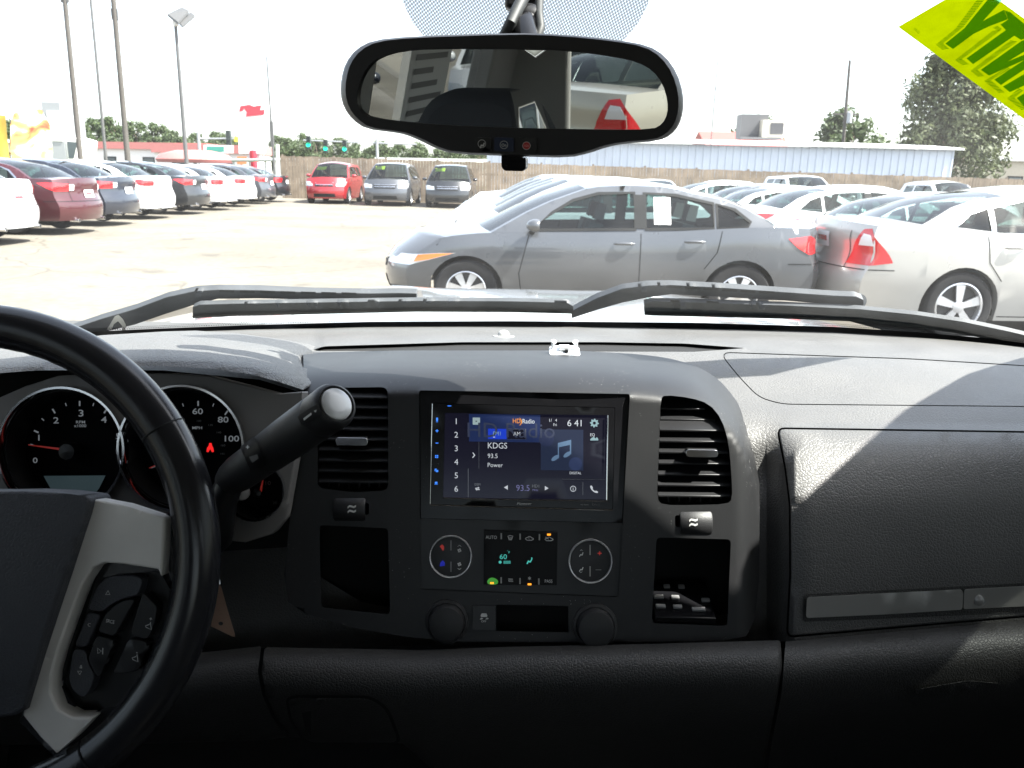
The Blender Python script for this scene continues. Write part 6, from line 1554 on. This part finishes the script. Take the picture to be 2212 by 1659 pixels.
MB().box(PD(1130, -5, .74), (.034, .02, .022)).build('mount', M['black'], mir, bevel=.004)
MB().tube([PD(1150, -40, .72), PD(1120, 15, .70), PD(1104, 50, .69), PD(1090, 78, .70)], .0055, 10).build('cable', M['rubber'], mir)
MB().tube([PD(1166, -30, .73), PD(1164, 30, .71), PD(1168, 60, .70), PD(1160, 85, .70)], .004, 10).build('cable', M['rubber'], mir)

# ---------- green sticker across the corner of the windshield
stm = bpy.data.materials.new('fluorescent_film'); stm.use_nodes = True; t = stm.node_tree; t.nodes.remove(t.nodes['Principled BSDF'])
tl = nd(t, 'ShaderNodeBsdfTranslucent'); tl.inputs[0].default_value = (.098, .122, .0, 1); trn = nd(t, 'ShaderNodeBsdfTransparent'); trn.inputs[0].default_value = (.098, .122, .0, 1)
nz = nd(t, 'ShaderNodeTexNoise'); nz.inputs['Scale'].default_value = 60; mr_ = nd(t, 'ShaderNodeMapRange'); mr_.inputs[1].default_value = .35; mr_.inputs[2].default_value = .7; mr_.inputs[3].default_value = .08; mr_.inputs[4].default_value = .25
tc = nd(t, 'ShaderNodeTexCoord'); t.links.new(tc.outputs['Object'], nz.inputs['Vector']); t.links.new(nz.outputs['Fac'], mr_.inputs[0])
mxx = nd(t, 'ShaderNodeMixShader'); t.links.new(mr_.outputs[0], mxx.inputs[0]); t.links.new(tl.outputs[0], mxx.inputs[1]); t.links.new(trn.outputs[0], mxx.inputs[2]); t.links.new(mxx.outputs[0], t.nodes['Material Output'].inputs[0])
def film(name, c):
    m = bpy.data.materials.new(name); m.use_nodes = True; t = m.node_tree; t.nodes.remove(t.nodes['Principled BSDF'])
    a = nd(t, 'ShaderNodeBsdfTranslucent'); a.inputs[0].default_value = (*c, 1); b = nd(t, 'ShaderNodeBsdfTransparent'); b.inputs[0].default_value = (*c, 1)
    x = nd(t, 'ShaderNodeMixShader'); x.inputs[0].default_value = .5; t.links.new(a.outputs[0], x.inputs[1]); t.links.new(b.outputs[0], x.inputs[2]); t.links.new(x.outputs[0], t.nodes['Material Output'].inputs[0]); return m
st = tag(empty('windshield_sticker', tuple(wsurf(0)(2100, 60))), 'fluorescent yellow green sale sticker with dark green letters in the windshield corner', 'sticker')
patch('sheet', [(1940, 58), (2105, -38), (2330, 125), (2300, 322)], wsurf(-.0030), stm, st, step=30)
inkm = film('green_ink', (.10, .30, .22))
def S8(p): return (1907+.1765*p[0], .1765*p[1])
LET = {'Y': [(765, 535), (1000, 345), (1060, 270), (1280, 0), (1345, -75), (1470, -10), (1415, 50), (1225, 258), (1486, 118), (1528, 236), (1300, 322), (1110, 415), (860, 600)],
       'T': [(1025, 715), (1505, 368), (1442, 300), (1532, 240), (1494, 126), (1560, 150), (1860, 400), (1790, 455), (1690, 488), (1610, 437), (1105, 785)],
       'N': [(1200, 855), (1700, 500), (1800, 465), (1880, 540), (1532, 752), (1800, 640), (1960, 700), (1445, 1040), (1365, 975), (1730, 735), (1300, 925)],
       'A': [(1470, 1060), (1980, 760), (2140, 900), (1990, 1290), (1880, 1210), (1940, 1060), (1830, 1000), (1555, 1128)],
       'R': [(1640, 1200), (2060, 930), (2300, 1150), (2100, 1420), (1960, 1330), (1830, 1420)]}
for nm, pp in LET.items(): patch('letter', [S8(q) for q in pp], wsurf(-.0040), inkm, st, step=14)
BND = [([(650, 545), (890, 350), (1150, 0), (1220, -95)], [(735, 535), (985, 330), (1240, 0), (1310, -95)], 34), ([(655, 550), (730, 612)], [(745, 535), (815, 600)], 5),
       ([(885, 735), (1345, 375)], [(965, 725), (1460, 358)], 26), ([(890, 740), (980, 800)], [(970, 722), (1060, 788)], 6), ([(1350, 340), (1400, 312)], [(1420, 380), (1460, 350)], 3),
       ([(1075, 865), (1570, 490)], [(1155, 858), (1650, 505)], 26), ([(1080, 870), (1165, 940)], [(1165, 858), (1245, 935)], 6),
       ([(1240, 990), (1530, 815)], [(1315, 985), (1570, 845)], 14), ([(1245, 995), (1425, 1140)], [(1325, 985), (1495, 1135)], 9), ([(1525, 1205), (1665, 1075)], [(1610, 1200), (1725, 1105)], 8), ([(1530, 1210), (1705, 1350)], [(1615, 1200), (1770, 1330)], 9)]
hm = MB(); sf = wsurf(-.0036)
def along(L, t):
    d = [math.dist(a, b) for a, b in zip(L, L[1:])]; s = t*sum(d)
    for (a, b), q in zip(zip(L, L[1:]), d):
        if s <= q or (a, b) == (L[-2], L[-1]): return (a[0]+(b[0]-a[0])*s/q, a[1]+(b[1]-a[1])*s/q)
        s -= q
for o_, i_, n in BND:
    for k in range(n):
        a, b = (k+.1)/n, (k+.62)/n
        hm.add([sf(*S8(along(o_, a))), sf(*S8(along(i_, a))), sf(*S8(along(i_, b))), sf(*S8(along(o_, b)))], [(0, 1, 2, 3)])
tag(hm.build('hatching', inkm, st, 0), kind='stuff')
text('lettering', 'TR/2J', 1980, 66, 5, wsurf(-.0036), inkm, st, dx=(.8, .6), up=(.6, -.8))

# ---------- wipers (outside the glass)
def wiper(label, arm, blade, notches):
    w_ = tag(empty('windshield_wiper', tuple(wsurf(.02)(*arm[0][:2]))), label, 'wiper', 'windshield wipers')
    f1 = wsurf(.035)
    top = [(x, y) for x, y, h in arm]; bot = [(x, y+h) for x, y, h in arm]
    patch('arm', top+bot[::-1], f1, M['wiper'], w_, step=12, skirt=.014, sdir=Vector((0, .8, .5)), bevel=.001)
    for x, y in notches: patch('notch', [(x, y), (x+32, y+1), (x+32, y+6), (x, y+5)], wsurf(.034), M['rubber'], w_, step=12)
    f2 = wsurf(.012)
    tb = [(x, y) for x, y, h in blade]; bb = [(x, y+h) for x, y, h in blade]
    patch('blade', tb+bb[::-1], f2, M['wiper'], w_, step=14, skirt=.010, sdir=Vector((0, .8, .5)), bevel=.001)
    patch('rubber_edge', [(x, y+h*.92) for x, y, h in blade]+[(x, y+h*.92+5) for x, y, h in reversed(blade)], wsurf(.006), M['rubber'], w_, step=14, skirt=.006)
    return w_
wl = wiper('windshield wiper with its arm bent above the steering wheel', [(150, 712, 14), (215, 690, 30), (290, 668, 34), (360, 642, 36), (420, 629, 30), (470, 626, 20), (560, 627, 18), (680, 632, 16), (800, 634, 18), (862, 633, 24), (900, 634, 18)], [(416, 664, 20), (430, 658, 26), (500, 656, 24), (700, 653, 22), (900, 650, 20), (1100, 651, 20), (1225, 654, 20), (1239, 662, 12)], [(474+44*k, 626+.9*k) for k in range(7)])
c = wsurf(.05)(886, 639); MB().lathe([(.0001, -.012), (.0115, -.010), (.0125, 0), (.0115, .008), (.008, .009), (.0075, .006), (0, .006)], c, (0, -1, .1), 20).build('pivot', M['wiper'], wl)
MB().add([wsurf(.03)(a, b) for a, b in ((808, 650), (890, 645), (905, 662), (800, 664))]+[wsurf(.05)(a, b) for a, b in ((808, 650), (890, 645), (905, 662), (800, 664))], [(0,1,2,3),(7,6,5,4),(0,4,5,1),(1,5,6,2),(2,6,7,3),(3,7,4,0)]).build('clip', M['rubber'], wl, 20)
wr = wiper('windshield wiper with its blade reaching down the passenger side', [(1235, 672, 16), (1290, 644, 26), (1345, 624, 30), (1400, 617, 26), (1450, 616, 20), (1560, 622, 20), (1700, 632, 18), (1800, 639, 20), (1850, 641, 24), (1866, 648, 16)], [(1392, 655, 22), (1410, 651, 28), (1500, 653, 28), (1700, 660, 26), (1860, 668, 24), (1980, 680, 24), (2080, 695, 24), (2180, 716, 22), (2260, 735, 20)], [(1440+40*k, 617+2.3*k) for k in range(6)])
c = wsurf(.05)(1852, 650); MB().lathe([(.0001, -.012), (.0115, -.010), (.0125, 0), (.0115, .008), (0, .009)], c, (0, -1, .1), 20).build('pivot', M['wiper'], wr)
lf = tag(empty('paper_scrap', tuple(wsurf(.02)(250, 700))), 'torn white scrap of paper caught at the driver side wiper base', 'paper')
patch('scrap', [(231, 712), (238, 700), (248, 683), (256, 680), (266, 690), (272, 702), (271, 717), (264, 718), (264, 704), (255, 694), (246, 700), (240, 714)], wsurf(.012), mat('paper', (.8, .78, .74), .8, bump=.5, bscale=150), lf, step=6, skirt=.003)

# ---------- seats
def seat(label, x, y, wide=.5):
    s = tag(empty('seat', (x, y, .46)), label, 'seat', 'seats in the cab')
    MB().box((x, y+.22, .66), (wide, .5, .20)).build('cushion', M['seat'], s, bevel=.06)
    MB().add([(x+a*wide/2, y+b+(z-.75)*-.28, z) for z in (.70, 1.30) for b in (-.12, .0) for a in (-1, 1)], [(0,1,3,2),(4,6,7,5),(0,4,5,1),(2,3,7,6),(0,2,6,4),(1,5,7,3)]).build('backrest', M['seat'], s, bevel=.05)
    n = 24; V = []; rows = [(-.07, .85), (-.045, 1.0), (0, 1.03), (.045, 1.0), (.07, .82)]
    hp = roundpoly([(-.15, -.10), (.15, -.10), (.165, 0), (.10, .115), (-.10, .115), (-.165, 0)], .06, 5)
    cx_, cy_, cz_ = x, y-.26, 1.375
    m_ = MB()
    for dy, k in rows: V += [(cx_+u*k, cy_+dy, cz_+v*k) for u, v in hp]
    nn = len(hp); m_.add(V, [(i*nn+j, i*nn+(j+1) % nn, (i+1)*nn+(j+1) % nn, (i+1)*nn+j) for i in range(4) for j in range(nn)]+[tuple(range(nn)), tuple(range(4*nn, 5*nn))[::-1]])
    m_.build('headrest', M['seat'], s)
    for a in (-.06, .06): MB().tube([(x+a, y-.22, 1.25), (x+a, y-.25, 1.40)], .006, 8).build('post', M['chrome'], s)
    return s
seat('dark cloth driver seat with headrest behind the steering wheel', -.42, -.02)
seat('dark cloth passenger seat with headrest opposite the glove box', .42, -.02)
s = tag(empty('bench_seat', (0, -1.0, .46)), 'dark cloth rear bench seat under the rear window', 'seat')
MB().box((0, -.95, .68), (1.4, .5, .2)).build('cushion', M['seat'], s, bevel=.05); MB().box((0, -1.24, .98), (1.4, .14, .46)).build('backrest', M['seat'], s, bevel=.05)
ps = tag(empty('window_price_sheet', (-.84, -.72, 1.4)), 'white price sheet with printed lines taped inside the rear side window', 'paper')
pm_ = mat('price_sheet', (.75, .75, .73), .7)
def shp(y, z): return Vector((-(.86-(z-1.18)*.28)+.012, y, z))
obj('sheet', [shp(-.60, 1.28), shp(-.86, 1.28), shp(-.86, 1.66), shp(-.60, 1.66)], [(0, 1, 2, 3)], pm_, ps, 0)
for k in range(9): obj('printed_line', [p+Vector((.003, 0, 0)) for p in (shp(-.63, 1.32+k*.035), shp(-.83+.04*(k % 3), 1.32+k*.035), shp(-.83+.04*(k % 3), 1.335+k*.035), shp(-.63, 1.335+k*.035))], [(0, 1, 2, 3)], M['pg'], ps, 0)
